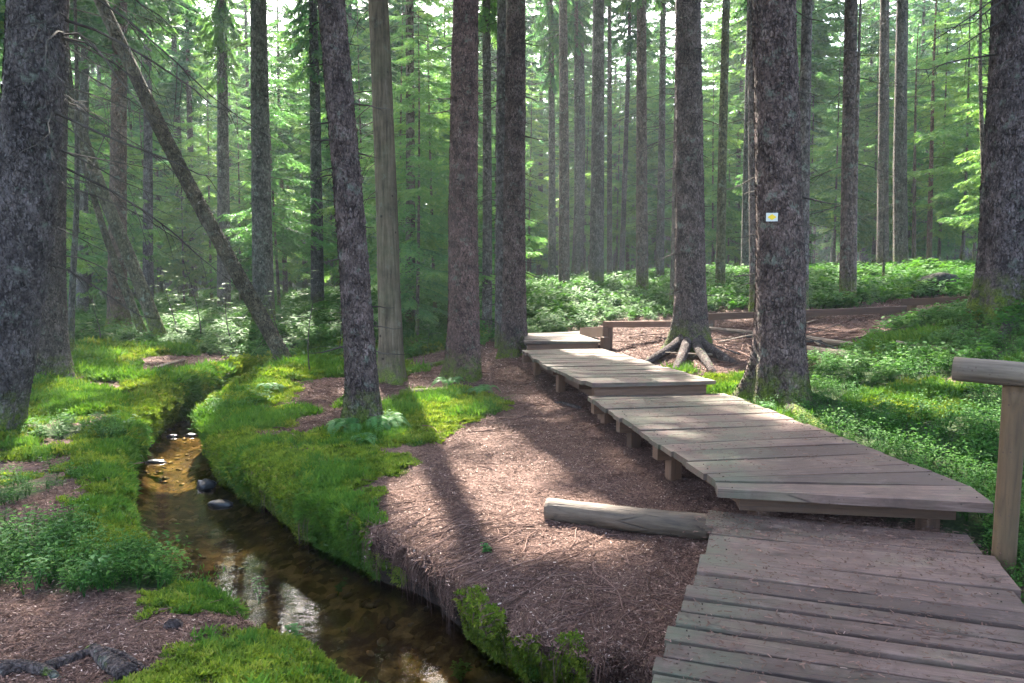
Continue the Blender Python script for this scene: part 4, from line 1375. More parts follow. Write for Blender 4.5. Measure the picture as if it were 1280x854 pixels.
z4 = 0.47
d4 = empty('boardwalk_deck', (.9, 14.3, z4)); tag(d4, 'farthest small boardwalk deck ending at the straight brown trunk', 'boardwalk')
F4L, N4L = at_z(657, 416, z4), at_z(655, 427, z4)
F4R, N4R = at_z(735, 413.5, z4), at_z(751, 426.5, z4)
for k in range(9):
    a, b = k / 9 + .003, (k + 1) / 9 - .003
    plank(d4, (lerp(F4L, N4L, a), lerp(F4R, N4R, a), lerp(F4R, N4R, b), lerp(F4L, N4L, b)), .045, jit=.02)
for t in (.1, .95):
    bearer(d4, lerp(F4L, N4L, t), lerp(F4R, N4R, t), z4 - .05, out=.0, inset=.05)

for d_ in (d1, d2): nails(d_)

# ------------------------------------------------------------------ log handrail at the right
hr = empty('handrail', at_d(1255, 704, 4.2)); tag(hr, 'round log handrail on a brown post beside the nearest deck', 'handrail')
pb = at_d(1255, 704, 4.22)
rail_a = at_d(1192, 463, 4.36); rail_b = at_d(1280, 470, 4.14); rdir = (rail_b - rail_a); rdir /= np.linalg.norm(rdir)
rail_end = rail_a + rdir * 2.6
rz_ = rail_a[2]


def log_between(name, a, b, r0, r1, mat, parent=None, n=22, m=30, wob=.05, seed=0, endmat=None):
    """log mesh along local x, origin at its middle"""
    a = np.array(a, float); b = np.array(b, float); c = (a + b) / 2; L = np.linalg.norm(b - a)
    s = np.linspace(-.5, .5, m)
    P = np.stack([s * L, .012 * L * np.sin(s * 4 + seed) * .4, .01 * L * np.cos(s * 3 + seed) * .4], -1)
    R = r0 + (r1 - r0) * (s + .5)
    V, Q, T = tube_arrays(P, R, n, True, seed, wob)
    edge = np.array([0.0, .012]);
    mb = MB(); mb.add(V, Q, T)
    me = mb.mesh(name, [mat] + ([endmat] if endmat else []), True)
    if endmat:
        npoly = len(me.polygons)
        mi = np.zeros(npoly, np.int32); mi[len(Q):] = 1
        me.polygons.foreach_set('material_index', mi)
        sm = np.ones(npoly, bool); sm[len(Q):] = False
        me.polygons.foreach_set('use_smooth', sm)
    q = Vector((1, 0, 0)).rotation_difference(Vector(b - a).normalized())
    o = obj(name, me, parent)
    o.rotation_mode = 'QUATERNION'; o.rotation_quaternion = q
    o.location = Vector(c) - (Vector(parent.location) if parent else Vector((0, 0, 0)))
    return o


log_between('rail', rail_a, rail_end, .070, .074, M_RAIL, hr, 28, 40, .09, 2, M_ENDG)
post(hr, pb, pb[2] - .5, rail_a[2] - .055, .0625, M_POST, 'post', False)
p2 = rail_a + rdir * 2.3
post(hr, (p2[0], p2[1]), -.6, rail_a[2] - .055, .0625, M_POST, 'post', False)
log_between('brace', (pb[0] + .02, pb[1] + .05, rail_a[2] - .12), (pb[0] + .55, pb[1] - .28, rail_a[2] - .85), .042, .045, M_POST, hr, 14, 8, .05, 5)

# ------------------------------------------------------------------ low barrier rails of squared timber
def low_rail(a, b, w, h, posts, label, pz=None):
    root = empty('barrier_rail', a); tag(root, label, 'barrier', 'low timber barriers along the path')
    timber(root, a, b, w, h, M_FRAME, 'rail')
    for t in posts:
        p = lerp(np.array(a), np.array(b), t)
        zt = p[2] - h
        post(root, p, min(ground_z(p[0], p[1]) - .25, zt - .3), zt, w * .42)
    return root


low_rail(at_d(756, 401.5, 13.0), at_d(852, 401.5, 14.2), .10, .11, (.06, .9), 'low timber barrier rail from the far deck to the arching rooted spruce')
low_rail(at_d(884, 392.5, 14.6), at_d(1136, 382.5, 13.6), .13, .12, (.02, .5, .955), 'long low timber barrier rail passing behind the marked spruce')
low_rail(at_d(1129, 373.5, 12.9), at_d(1229, 369.5, 12.0), .13, .12, (.12, .9), 'low timber barrier rail ending at the massive right hand spruce')
kb = empty('kerb_timber', at_d(731, 411, 14.2)); tag(kb, 'thick timber balk on edge at the right end of the farthest deck', 'timber')
timber(kb, at_d(728, 410, 14.6), at_d(757, 408.5, 12.95), .10, .18, M_FRAME, 'balk')
post(kb, at_d(756, 432, 12.9), -.3, .55, .06)

# ------------------------------------------------------------------ trail marker on the stout spruce
def build_marker():
    T = [t for t in TREES if 'trail marker' in t['lab']][0]
    A, H = trunk_axis(T)
    p = at_d(965, 271.5, T['d'] - T['r'] - .03)
    root = empty('trail_marker', p, 0.0); tag(root, 'small white tag with a yellow diamond nailed to the stout spruce', 'sign')
    root.rotation_euler = (0, 0, math.radians(-8))
    w, h, th = .062, .046, .004
    mw = NT('white_tag_paint'); mw = mw.done(mw.principled((.5, .5, .47), .5))
    my = NT('yellow_paint'); my = my.done(my.principled((.75, .48, .02), .5))
    mb = MB()
    V = [(-w, 0, -h), (w, 0, -h), (w, 0, h), (-w, 0, h), (-w, th, -h), (w, th, -h), (w, th, h), (-w, th, h)]
    mb.add(V, [(0, 1, 2, 3), (7, 6, 5, 4), (0, 4, 5, 1), (1, 5, 6, 2), (2, 6, 7, 3), (3, 7, 4, 0)])
    obj('panel', mb.mesh('panel', [mw]), root)
    mb = MB(); a, b = .05, .034
    mb.add([(-a, -.003, 0), (0, -.003, -b), (a, -.003, 0), (0, -.003, b), (-a, 0, 0), (0, 0, -b), (a, 0, 0), (0, 0, b)], [(0, 1, 2, 3), (0, 4, 5, 1), (1, 5, 6, 2), (2, 6, 7, 3), (3, 7, 4, 0)])
    obj('diamond', mb.mesh('diamond', [my]), root)


build_marker()

# ------------------------------------------------------------------ logs and sticks
def rest(px, py, r):
    z = -.1
    for _ in range(12):
        p = at_z(px, py, z); z = ground_z(p[0], p[1]) + r * .86
    return at_z(px, py, z)


la, lb = rest(684, 636, .083), rest(888, 660, .088)
tag(log_between('fallen_log', la, lb, .086, .092, M_LOG, None, 40, 40, .07, 4, M_ENDG), 'short thick grey log lying on the needles against the nearest deck', 'log')


def ground_log(pa, pb_, r0, r1, label, group=None, up=.6, seed=1, mat=M_LOG):
    a, b = hit(*pa), hit(*pb_)
    a[2] = ground_z(a[0], a[1]) + r0 * up; b[2] = ground_z(b[0], b[1]) + r1 * up
    return tag(log_between('fallen_log', a, b, r0, r1, mat, None, 14, 16, .08, seed), label, 'log', group)


ground_log((884, 417), (952, 421), .065, .06, 'grey fallen log just right of the arching roots', seed=2)
ground_log((1008, 428), (1080, 436), .07, .055, 'grey fallen log right of the marked spruce, upper of two', seed=3)
ground_log((1008, 441), (1066, 450), .075, .07, 'grey fallen log right of the marked spruce, lower of two', seed=4)
ground_log((1120, 436), (1220, 447), .05, .035, 'thin fallen log across the bilberries behind the handrail', seed=5)
ground_log((845, 406), (890, 411), .06, .06, 'pale fallen log against the low rail by the arching roots', seed=6, mat=M_RAIL)
ground_log((192, 464), (230, 452), .05, .04, 'short fallen branch on the bare earth mound across the stream', seed=7)
ground_log((305, 452), (345, 445), .06, .05, 'dark fallen log behind the leaning trunk', seed=8)
ground_log((502, 500), (560, 492), .09, .06, 'mossy dark root log between the fern footed and reddish spruces', seed=9, mat=M_BARK)
ground_log((525, 462), (560, 455), .06, .06, 'mossy fallen log behind the reddish spruce', seed=10, mat=M_BARK)


r4 = np.random.default_rng(31)
for q in range(22):
    px_, py_ = r4.uniform(885, 1110), r4.uniform(418, 452)
    a_ = hit(px_, py_); th_ = r4.uniform(0, 6.28); L_ = r4.uniform(.5, 1.5)
    b_ = a_ + np.array([math.cos(th_) * L_, math.sin(th_) * L_ * .5, 0])
    a_[2] = ground_z(a_[0], a_[1]) + r4.uniform(.02, .1); b_[2] = ground_z(b_[0], b_[1]) + r4.uniform(.02, .3)
    tag(log_between('dry_stick', a_, b_, r4.uniform(.012, .022), .006, M_TWIG if q % 3 else M_RAIL, None, 6, 10, .05, q), 'dry stick in the tangle of sticks between the arching rooted spruce and the bilberries', 'stick', 'dry sticks tangled on the earth')


def root_thing(pts, r0, label, sink=.4, lift=0.0):
    P = []
    for p in pts:
        h = hit(*p); h[2] = ground_z(h[0], h[1]) + (r0 * sink if len(P) < len(pts) - 1 else -.5 * r0) + lift * (1, .5, .12, 0)[min(len(P), 3)]; P.append(h)
    if lift:   # grows out of the splayed rooted spruce
        jt = [t for t in TREES if 'arching' in t['lab'] and 'splayed' in t['lab']][0]
        to = P[-1] - jt['base']; to[2] = 0; to /= np.linalg.norm(to)
        P[0] = jt['base'] + to * jt['r'] * .55 + np.array([0, 0, .40])
        P[1] = jt['base'] + to * jt['r'] * 1.45 + np.array([0, 0, .19])
    S_ = smooth_path(np.array(P), 8)
    c = S_[0].copy()
    V, Q, T = tube_arrays(S_ - c, r0 * (1 - .7 * np.linspace(0, 1, len(S_))), 10, True, r0 * 99, .12)
    mb = MB(); mb.add(V, Q, T)
    o = obj('exposed_root', mb.mesh('exposed_root', [M_BARK if 'mossy' in label else M_ROOT], True), None, c)
    o.color = (1.05, 1, 1.05, 1)
    return tag(o, label, 'root')


root_thing([(215, 790), (222, 783), (232, 778)], .05, 'stubby dark root end sticking out of the moss by the near bank')
root_thing([(160, 845), (130, 828), (115, 818), (90, 825)], .05, 'gnarled grey root hump in the needles at lower left')
root_thing([(60, 838), (100, 822), (130, 818), (165, 826), (195, 842)], .032, 'long grey root curving over the needles at lower left')
root_thing([(0, 842), (30, 838), (60, 842), (80, 852)], .045, 'grey root creeping along the bottom left corner')
root_thing([(725, 512), (700, 505), (680, 508)], .03, 'short root surfacing in the path below the third deck')
root_thing([(600, 488), (625, 500), (648, 492)], .045, 'mossy root running from the reddish spruce into the path')
root_thing([(982, 515), (1012, 534), (1030, 545), (1048, 556), (1075, 566)], .09, 'long mossy root reaching right from the marked spruce')
root_thing([(940, 512), (925, 516), (905, 520)], .06, 'stub root on the left of the marked spruce by the deck')
root_thing([(858, 443), (838, 449), (815, 455), (790, 460)], .12, 'arching root reaching left from the splayed rooted spruce', .35, .2)
root_thing([(868, 443), (888, 450), (908, 455), (930, 458)], .12, 'arching root reaching right from the splayed rooted spruce', .35, .2)
root_thing([(862, 443), (858, 455), (846, 464), (832, 470)], .12, 'arching root reaching forward from the splayed rooted spruce', .35, .2)
root_thing([(150, 416), (125, 418), (108, 417)], .12, 'thick far root spreading left from the reddish far trunk')
root_thing([(1240, 395), (1222, 402), (1195, 408)], .12, 'heavy root spreading left from the massive right hand spruce')
root_thing([(1262, 400), (1258, 420), (1240, 432)], .1, 'heavy root running forward from the massive right hand spruce')

root_thing([(866, 443), (878, 456), (886, 463), (896, 468)], .11, 'arching root splayed forward and right under the splayed rooted spruce', .35, .2)

# ------------------------------------------------------------------ stones
def stone_mesh(seed, sx, sy, sz, n=16, m=10):
    u = np.linspace(0, 2 * PI, n, endpoint=False); v = np.linspace(-PI / 2, PI / 2, m)
    U, Vv = np.meshgrid(u, v)
    D = np.stack([np.cos(Vv) * np.cos(U), np.cos(Vv) * np.sin(U), np.sin(Vv)], -1)
    r = 1 + .6 * fbm(D[..., 0] * 1.5 + seed, D[..., 1] * 1.5, D[..., 2] * 1.5, 4)
    P = (D * r[..., None] * np.array([sx, sy, sz])).reshape(-1, 3)
    i = np.arange(m - 1)[:, None] * n; j = np.arange(n)[None]; k = (np.arange(n) + 1)[None] % n
    return P, np.stack([i + j, i + k, i + n + k, i + n + j], -1).reshape(-1, 4)


for k, (px, py, s, lab) in enumerate([
        (257, 609, (.11, .09, .08), 'dark pointed stone in the stream at the right bank'),
        (277, 631, (.12, .07, .04), 'flat grey stone under the overhanging bank'),
        (196, 578, (.12, .05, .03), 'thin flat stone breaking the water near the left bank'),
        (216, 546, (.09, .05, .03), 'flat wet stone upstream at the first bend, left one'),
        (238, 545, (.1, .05, .03), 'flat wet stone upstream at the first bend, right one'),
        (186, 556, (.06, .05, .05), 'small pale stone at the foot of the mossy left bank')]):
    p = at_z(px, py, WATER_Z)
    V, Q = stone_mesh(k * 3.3, *s)
    tag(obj('stone', mesh_np('stone', V, Q, [M_ROCK], True), None, (p[0], p[1], WATER_Z + s[2] * .15)), lab, 'stone')
p = hit(1170, 368)
V, Q = stone_mesh(9.1, .5, .35, .3, 24, 14)
t = NT('dark_mossy_stump'); co = t.coords('Object'); n_ = t.noise(co, 7, 5)
M_STUMP = t.done(t.principled(t.ramp(n_, [(.4, (.006, .006, .004)), (.6, (.022, .022, .012)), (.78, (.03, .055, .012))]), .9, t.bump(n_, .8, .05)))
tag(obj('mossy_stump', mesh_np('mossy_stump', V, Q, [M_STUMP], True), None, (p[0], p[1], p[2] + .15)), 'dark mossy stump among the bilberries behind the low rail', 'stump')

# ------------------------------------------------------------------ scatter (stuff)
def unlinked(name, me):
    return bpy.data.objects.new(name, me)


def scatter(name, pts, eul, scl, protos, idx, label):
    col = bpy.data.collections.new(name + '_pieces')
    for o in protos: col.objects.link(o)
    me = mesh_np(name, pts, np.zeros((0, 3), int), [])
    for n, typ, arr, key in (('rot', 'FLOAT_VECTOR', eul, 'vector'), ('scl', 'FLOAT', scl, 'value'), ('pick', 'INT', idx, 'value')):
        a = me.attributes.new(n, typ, 'POINT')
        a.data.foreach_set(key, np.ascontiguousarray(arr, np.int32 if typ == 'INT' else np.float32).ravel())
    o = obj(name, me)
    tag(o, label, None, None, 'stuff')
    ng = bpy.data.node_groups.new(name, 'GeometryNodeTree')
    ng.interface.new_socket('Geometry', in_out='INPUT', socket_type='NodeSocketGeometry')
    ng.interface.new_socket('Geometry', in_out='OUTPUT', socket_type='NodeSocketGeometry')
    N = ng.nodes; L = ng.links
    gi = N.new('NodeGroupInput'); go = N.new('NodeGroupOutput')
    iop = N.new('GeometryNodeInstanceOnPoints')
    ci = N.new('GeometryNodeCollectionInfo'); ci.inputs['Collection'].default_value = col
    ci.inputs['Separate Children'].default_value = True; ci.inputs['Reset Children'].default_value = True

    def na(n, t):
        x = N.new('GeometryNodeInputNamedAttribute'); x.data_type = t; x.inputs['Name'].default_value = n
        return x.outputs[0]
    e2r = N.new('FunctionNodeEulerToRotation')
    L.new(na('rot', 'FLOAT_VECTOR'), e2r.inputs[0])
    L.new(gi.outputs[0], iop.inputs['Points'])
    L.new(ci.outputs[0], iop.inputs['Instance'])
    iop.inputs['Pick Instance'].default_value = True
    L.new(na('pick', 'INT'), iop.inputs['Instance Index'])
    L.new(e2r.outputs[0], iop.inputs['Rotation'])
    L.new(na('scl', 'FLOAT'), iop.inputs['Scale'])
    L.new(iop.outputs[0], go.inputs[0])
    md = o.modifiers.new('scatter', 'NODES'); md.node_group = ng
    return o


# face table of the ground for sampling
P0 = GV[GQ[:, 0]]; P1 = GV[GQ[:, 1]]; P2 = GV[GQ[:, 2]]; P3 = GV[GQ[:, 3]]
FN = np.cross(P2 - P0, P3 - P1); FA = np.linalg.norm(FN, axis=1) / 2; FN /= (2 * FA[:, None] + 1e-12)
FC = (P0 + P1 + P2 + P3) / 4


def fv(a): return a.ravel()[GQ].mean(1)


f_m, f_n, f_b, f_s, f_fr = fv(mossm), fv(Wc[0]), fv(Wc[2]), fv(S), fv(FR)
dist = np.hypot(FC[:, 0], FC[:, 1])
inview = (np.abs(FC[:, 0]) < FC[:, 1] * .78 + 1.2) & (FC[:, 1] > 1.6)


def sample(n, w):
    w = w * FA * inview
    c = np.cumsum(w); c /= c[-1]
    k = np.searchsorted(c, rng.random(n)); k = np.clip(k, 0, len(w) - 1)
    a = rng.random((n, 1)); b = rng.random((n, 1))
    p = (P0[k] * (1 - a) + P1[k] * a) * (1 - b) + (P3[k] * (1 - a) + P2[k] * a) * b
    return p, FN[k], k


def align(nrm, tilt=1.0, jitter=.15):
    """euler that turns local z to the normal with a random spin"""
    n = len(nrm); out = np.zeros((n, 3))
    nv = nrm.copy(); nv[:, :2] *= tilt
    nv += rng.normal(0, jitter, nv.shape) * np.array([1, 1, 0.2])
    for q in range(n):
        qn = Vector((0, 0, 1)).rotation_difference(Vector(nv[q])) @ Quaternion((0, 0, 1), rng.random() * 6.283)
        out[q] = qn.to_euler()
    return out


# keep clumps off the decks
def under_deck(p):
    quads = [np.array([FLp, FRp, NRp, NLp]), np.array([NLp, NRp, fan_r[3], fan_l[3]]), np.array([F3L, F3R, N3R, N3L]), np.array([F4L, F4R, N4R, N4L])]
    m = np.zeros(len(p), bool)
    for q in quads:
        ins = np.ones(len(p), bool)
        for k in range(4):
            a = q[k]; b = q[(k + 1) % 4]
            ins &= ((b[0] - a[0]) * (p[:, 1] - a[1]) - (b[1] - a[1]) * (p[:, 0] - a[0])) < 0.03
        m |= ins
    u = p[:, 0] * u1[0] + p[:, 1] * u1[1]; v = p[:, 0] * v1[0] + p[:, 1] * v1[1]
    m |= (u > um - .02) & (u < um + W1) & (v < vv[0] + .05)
    return m


# moss cushions: patches of tiny sprigs
def moss_patch(seed, n=105, rad=.07, h=.0145, mat=None):
    r2 = np.random.default_rng(seed)
    tv, tt = [], []
    for q in range(n):
        a = r2.uniform(0, 6.28); r = rad * math.sqrt(r2.random())
        c = np.array([r * math.cos(a), r * math.sin(a), .012 * (1 - (r / rad) ** 2) - .006])
        hh = h * r2.uniform(.5, 1.5)
        tint = np.clip(r2.normal(.5, .22), 0, 1)
        for s in range(3):
            th = r2.uniform(0, 6.28)
            d = np.array([math.cos(th) * .9, math.sin(th) * .9, r2.uniform(.3, 1.2)]) * hh
            w = np.array([-math.sin(th), math.cos(th), 0]) * .0055
            tv += [c - w, c + w, c + d]; tt.append(tint)
    mb = MB(); mb.add(np.array(tv), None, np.arange(len(tv)).reshape(-1, 3), np.array(tt))
    return unlinked('moss_piece', mb.mesh('moss_piece', [mat or M_MOSS]))


moss_p = [moss_patch(k) for k in range(4)] + [moss_patch(10 + k, 60, .06, .03, M_MOSS2) for k in range(3)]
wgt = np.clip(f_m * 1.3 - .22, 0, 1) ** 1.6 * (f_fr > .2) / np.clip(dist / 5, .7, 6) ** 1.3 * (dist < 32)
p, nn, k = sample(26000, wgt)
keep = ~under_deck(p); p, nn, k = p[keep], nn[keep], k[keep]
scatter('moss_carpet', p, align(nn, .9, .25), np.clip(dist[k] / 6, .85, 3.2) * rng.uniform(.6, 1.0, len(p)) ** 1.5 * 1.7, moss_p, np.where(fbm(p[:, 0] * 1.9, p[:, 1] * 1.9, 12.0, 4) + rng.normal(0, .12, len(p)) > .08, rng.integers(4, 7, len(p)), rng.integers(0, 4, len(p))), 'bright green moss carpet on the stream banks and tree feet')

# needle and wood chip litter
def litter_patch(seed, n=62, rad=.085):
    r2 = np.random.default_rng(seed); mb = MB()
    tv, tq, tt = [], [], []
    for q in range(n):
        a = r2.uniform(0, 6.28); r = rad * math.sqrt(r2.random())
        c = np.array([r * math.cos(a), r * math.sin(a), r2.uniform(.001, .008)])
        th = r2.uniform(0, 6.28); L = r2.uniform(.004, .014) * (1.8 if r2.random() < .1 else 1); w = r2.uniform(.0009, .003)
        d = np.array([math.cos(th), math.sin(th), r2.normal(0, .22)]) * L; s = np.array([-math.sin(th), math.cos(th), r2.normal(0, .3)]) * w
        b = len(tv); tv += [c - d - s, c + d - s, c + d + s, c - d + s]; tq.append((b, b + 1, b + 2, b + 3)); tt.append(np.clip(r2.normal(.45, .25), 0, 1))
    mb.add(np.array(tv), np.array(tq), None, np.array(tt))
    return unlinked('litter_piece', mb.mesh('litter_piece', [M_LITTER]))


lit_p = [litter_patch(200 + k) for k in range(5)]
wgt = (np.clip(f_n * 1.5 - .2, 0, 1) + .16 * (f_m > .3)) * (f_fr > .55) / np.clip(dist / 4.5, .8, 6) ** 1.5 * (dist < 22)
p, nn, k = sample(17000, wgt)
scatter('needle_litter', p, align(nn, 1, .06), np.clip(dist[k] / 7, .9, 2.0) * rng.uniform(.7, 1.4, len(p)), lit_p, rng.integers(0, 5, len(p)), 'reddish brown spruce needle and wood chip litter on the path')

# needles and chips lying on the boards
dp = []
for q_ in range(3):
    nd = (900, 420, 200)[q_]
    for _ in range(nd):
        a_, b_ = rng.random(), rng.random()
        if q_ == 0:
            v_ = vv[0] - (.55 * rng.random() ** 2 if rng.random() < .4 else 2.4 * rng.random()); p_ = u1 * (um + .04 + a_ * (W1 - .1)) + v1 * v_; z_ = .004
        elif q_ == 1: p_ = lerp(lerp(FLp, FRp, a_), lerp(NLp, NRp, a_), b_); z_ = z2 + .004
        else: p_ = lerp(lerp(F3L, F3R, a_), lerp(N3L, N3R, a_), b_); z_ = z3 + .004
        dp.append((p_[0], p_[1], z_))
dp = np.array(dp); de = np.zeros((len(dp), 3)); de[:, 2] = rng.uniform(0, 6.28, len(dp))


def crumb_piece(seed):
    r2 = np.random.default_rng(seed); mb = MB(); tv, tq, tt = [], [], []
    for q in range(6):
        c = np.array([*r2.normal(0, .05, 2), .0025]); th = r2.uniform(0, 6.28); L = r2.uniform(.004, .014); w = r2.uniform(.0008, .003)
        d = np.array([math.cos(th), math.sin(th), 0]) * L; s = np.array([-math.sin(th), math.cos(th), .3]) * w
        b = len(tv); tv += [c - d - s, c + d - s, c + d + s, c - d + s]; tq.append((b, b + 1, b + 2, b + 3)); tt.append(np.clip(r2.normal(.35, .3), 0, 1))
    mb.add(np.array(tv), np.array(tq), None, np.array(tt))
    return unlinked('crumb_piece', mb.mesh('crumb_piece', [M_LITTER]))


scatter('deck_litter', dp, de, rng.uniform(.6, 1.5, len(dp)), [crumb_piece(800 + k) for k in range(4)], rng.integers(0, 4, len(dp)), 'dry needles and chips scattered on the boardwalk boards')

# dry twigs and root strands lying on the bank
def twig_piece(seed):
    r2 = np.random.default_rng(seed); mb = MB()
    for q in range(r2.integers(1, 3)):
        L = r2.uniform(.08, .3); a = r2.uniform(-.4, .4); s = np.linspace(0, 1, 6)
        P = np.stack([s * L - L / 2, .1 * L * np.sin(s * 3 + seed) + a * s * L * .5, .006 + .012 * np.sin(s * 3.1)], -1)
        V, Q, T = tube_arrays(P, .0026 * (1.2 - .8 * s), 4, False); mb.add(V, Q, T, r2.uniform(.15, .75))
    return unlinked('twig_piece', mb.mesh('twig_piece', [M_LITTER]))


tw_p = [twig_piece(300 + k) for k in range(6)]
wgt = (np.clip(f_n + .35 * f_m, 0, 1) * (f_fr > .5)) * (1 + 5 * np.exp(-((f_s - .45) / .35) ** 2) * (FC[:, 0] > -1.2)) / np.clip(dist / 4.5, .8, 6) ** 1.6 * (dist < 18)
wgt += 3.0 * np.exp(-(((FC[:, 0] - 4.1) / 1.3) ** 2 + ((FC[:, 1] - 12) / 1.3) ** 2))
p, nn, k = sample(3300, wgt); keep = ~under_deck(p); p, nn, k = p[keep], nn[keep], k[keep]
scatter('twig_litter', p, align(nn, 1, .12), np.clip(dist[k] / 6, .8, 2.2) * rng.uniform(.5, 1.5, len(p)), tw_p, rng.integers(0, 6, len(p)), 'dry twigs strewn over the needles and bank edge')

# root fibres hanging over the undercut bank
def fibre_piece(seed):
    r2 = np.random.default_rng(seed); mb = MB()
    for q in range(r2.integers(5, 9)):
        L = r2.uniform(.15, .42); s = np.linspace(0, 1, 7)
        x0 = r2.uniform(-.07, .07)
        P = np.stack([x0 + .05 * np.sin(s * 4 + q) * L, .16 * (1 - (1 - np.minimum(s * 1.6, 1)) ** 2) - .10 + r2.uniform(-.02, .02), .04 - L * np.clip(s - .15, 0, 1) ** 1.2], -1)
        V, Q, T = tube_arrays(P, .0026 * (1.1 - .8 * s), 3, False); mb.add(V, Q, T, r2.uniform(.1, .75))
    return unlinked('fibre_piece', mb.mesh('fibre_piece', [M_LITTER]))


fb_p = [fibre_piece(400 + k) for k in range(5)]
band = (f_fr > .75) & (f_fr < .97) & (FC[:, 1] < 8)
selx = np.exp(-((FC[:, 0] + .55) / .5) ** 2) * (FC[:, 1] > 3.6) + .25 * (FC[:, 0] > -2.4) * (FC[:, 1] > 3.7)
p, nn, k = sample(46, band * selx)
_, bx_, by_ = stream_dist(p[:, 0], p[:, 1])
e = np.zeros((len(p), 3)); e[:, 2] = np.arctan2(by_, bx_) - PI / 2 + rng.normal(0, .5, len(p))
scatter('hanging_root_fibres', p, e, rng.uniform(.4, 1.1, len(p)), fb_p, rng.integers(0, 5, len(p)), 'matted root fibres hanging from the undercut bank into the stream')

# root strands that run over the trodden bank and bend down its face
mb = MB()
NS = 170
sx0 = rng.normal(-.1, .55, NS); sy0 = 5.0 - .35 * sx0 + rng.uniform(-.7, .75, NS)
wa = rng.normal(0, .35, NS); X_ = sx0.copy(); Y_ = sy0.copy(); tr_ = []
for st_ in range(26):
    z_, hx_, hy_, s_, fr_q = ground_full(X_, Y_)
    tr_.append(np.stack([X_ + hx_, Y_ + hy_, z_ + .008 + .012 * np.abs(np.sin(st_ * .5 + wa * 20)), s_], -1))
    _, dx_, dy_ = stream_dist(X_, Y_)
    an_ = np.arctan2(dy_, dx_) + wa + .35 * np.sin(st_ * .35 + wa * 9)
    X_ = X_ + np.cos(an_) * .035; Y_ = Y_ + np.sin(an_) * .035
tr_ = np.array(tr_)
for q in range(NS):
    P_ = tr_[:, q]
    m_ = P_[:, 3] > .06
    nv_ = int(np.argmin(m_)) if not m_.all() else len(P_)
    nv_ = min(nv_, rng.integers(9, 27))
    if nv_ < 6: continue
    P_ = P_[:nv_, :3]
    V_, Q_, T_ = tube_arrays(P_, rng.uniform(.0018, .0048) * (1.1 - .7 * np.linspace(0, 1, nv_)), 4, False)
    mb.add(V_, Q_, T_, rng.uniform(.05, .9))
tag(obj('root_strands', mb.mesh('root_strands', [M_LITTER], True)), 'thin root strands running over the trodden bank above the stream', None, None, 'stuff')

# bilberry undergrowth
def bilberry(seed, n=56, hgt=.22, leaf=1.0):
    r2 = np.random.default_rng(seed); mb = MB()
    tv, tt = [], []
    for s_ in range(5):
        a = r2.uniform(0, 6.28); lean = r2.uniform(.15, .55); H = hgt * r2.uniform(.6, 1.2)
        s = np.linspace(0, 1, 4)
        P = np.stack([np.cos(a) * lean * H * s ** 1.3, np.sin(a) * lean * H * s ** 1.3, H * s], -1)
        V, Q, T = tube_arrays(P, .0022 * (1.2 - s), 3, False); mb.add(V, Q, T, .1)
        for q in range(n // 5):
            t = r2.uniform(.3, 1.0)
            c = np.array([np.interp(t, s, P[:, x]) for x in range(3)]) + r2.normal(0, .035, 3) * np.array([1, 1, .35])
            th = r2.uniform(0, 6.28); L = r2.uniform(.011, .02) * leaf; w = L * .46
            d = np.array([math.cos(th), math.sin(th), r2.uniform(-.3, .35)]) * L; sd = np.array([-math.sin(th), math.cos(th), r2.uniform(-.35, .35)]) * w
            up = np.array([0, 0, .003])
            b = len(tv); tv += [c - d, c + sd + up, c + d, c - sd + up]; tt += [np.clip(.2 + .55 * t + r2.normal(0, .15), 0, 1)] * 2
    tv = np.array(tv); b = np.arange(0, len(tv), 4)
    T = np.concatenate([np.stack([b, b + 2, b + 1], -1)[:, None], np.stack([b, b + 3, b + 2], -1)[:, None]], 1).reshape(-1, 3)
    mb.add(tv, None, T, np.array(tt))
    return unlinked('bilberry_piece', mb.mesh('bilberry_piece', [M_BLUEB]))


bl_p = [bilberry(500 + k) for k in range(5)] + [bilberry(510 + k, 50, .2, 2.3) for k in range(4)]
wgt = np.clip(f_b * 1.9 - .3, 0, 1) * (f_fr > .8) / np.clip(dist / 6, .8, 8) ** 1.35 * (dist < 45)
p, nn, k = sample(26000, wgt); keep = ~under_deck(p); p, nn, k = p[keep], nn[keep], k[keep]
hs = rng.uniform(.6, 1.25, len(p)) * np.clip(.75 + .5 * fbm(p[:, 0] * .9, p[:, 1] * .9, 4.4, 2) + .3, .4, 1.5) * np.clip(dist[k] / 14, .8, 1.35)
scatter('bilberry_undergrowth', p, align(nn, .4, .12), hs, bl_p, np.where(dist[k] * rng.uniform(.8, 1.2, len(p)) < 11, rng.integers(0, 5, len(p)), rng.integers(5, 9, len(p))), 'bilberry undergrowth of small bright green leaves covering the forest floor')

# pebbles on the stream bed
pb_p = []
for k in range(3):
    V, Q = stone_mesh(600 + k, .05, .04, .022, 9, 6)
    pb_p.append(unlinked('pebble_piece', mesh_np('pebble_piece', V, Q, [M_PEBBLE], True)))
p, nn, k = sample(600, ((f_s < -.02) & (FC[:, 1] > 2.5) & (FC[:, 1] < 14)) * 1.0)
scatter('stream_pebbles', p, align(nn, 1, .2), rng.uniform(.3, 1.05, len(p)) ** 1.3, pb_p, rng.integers(0, 3, len(p)), 'brown and golden pebbles on the stream bed')

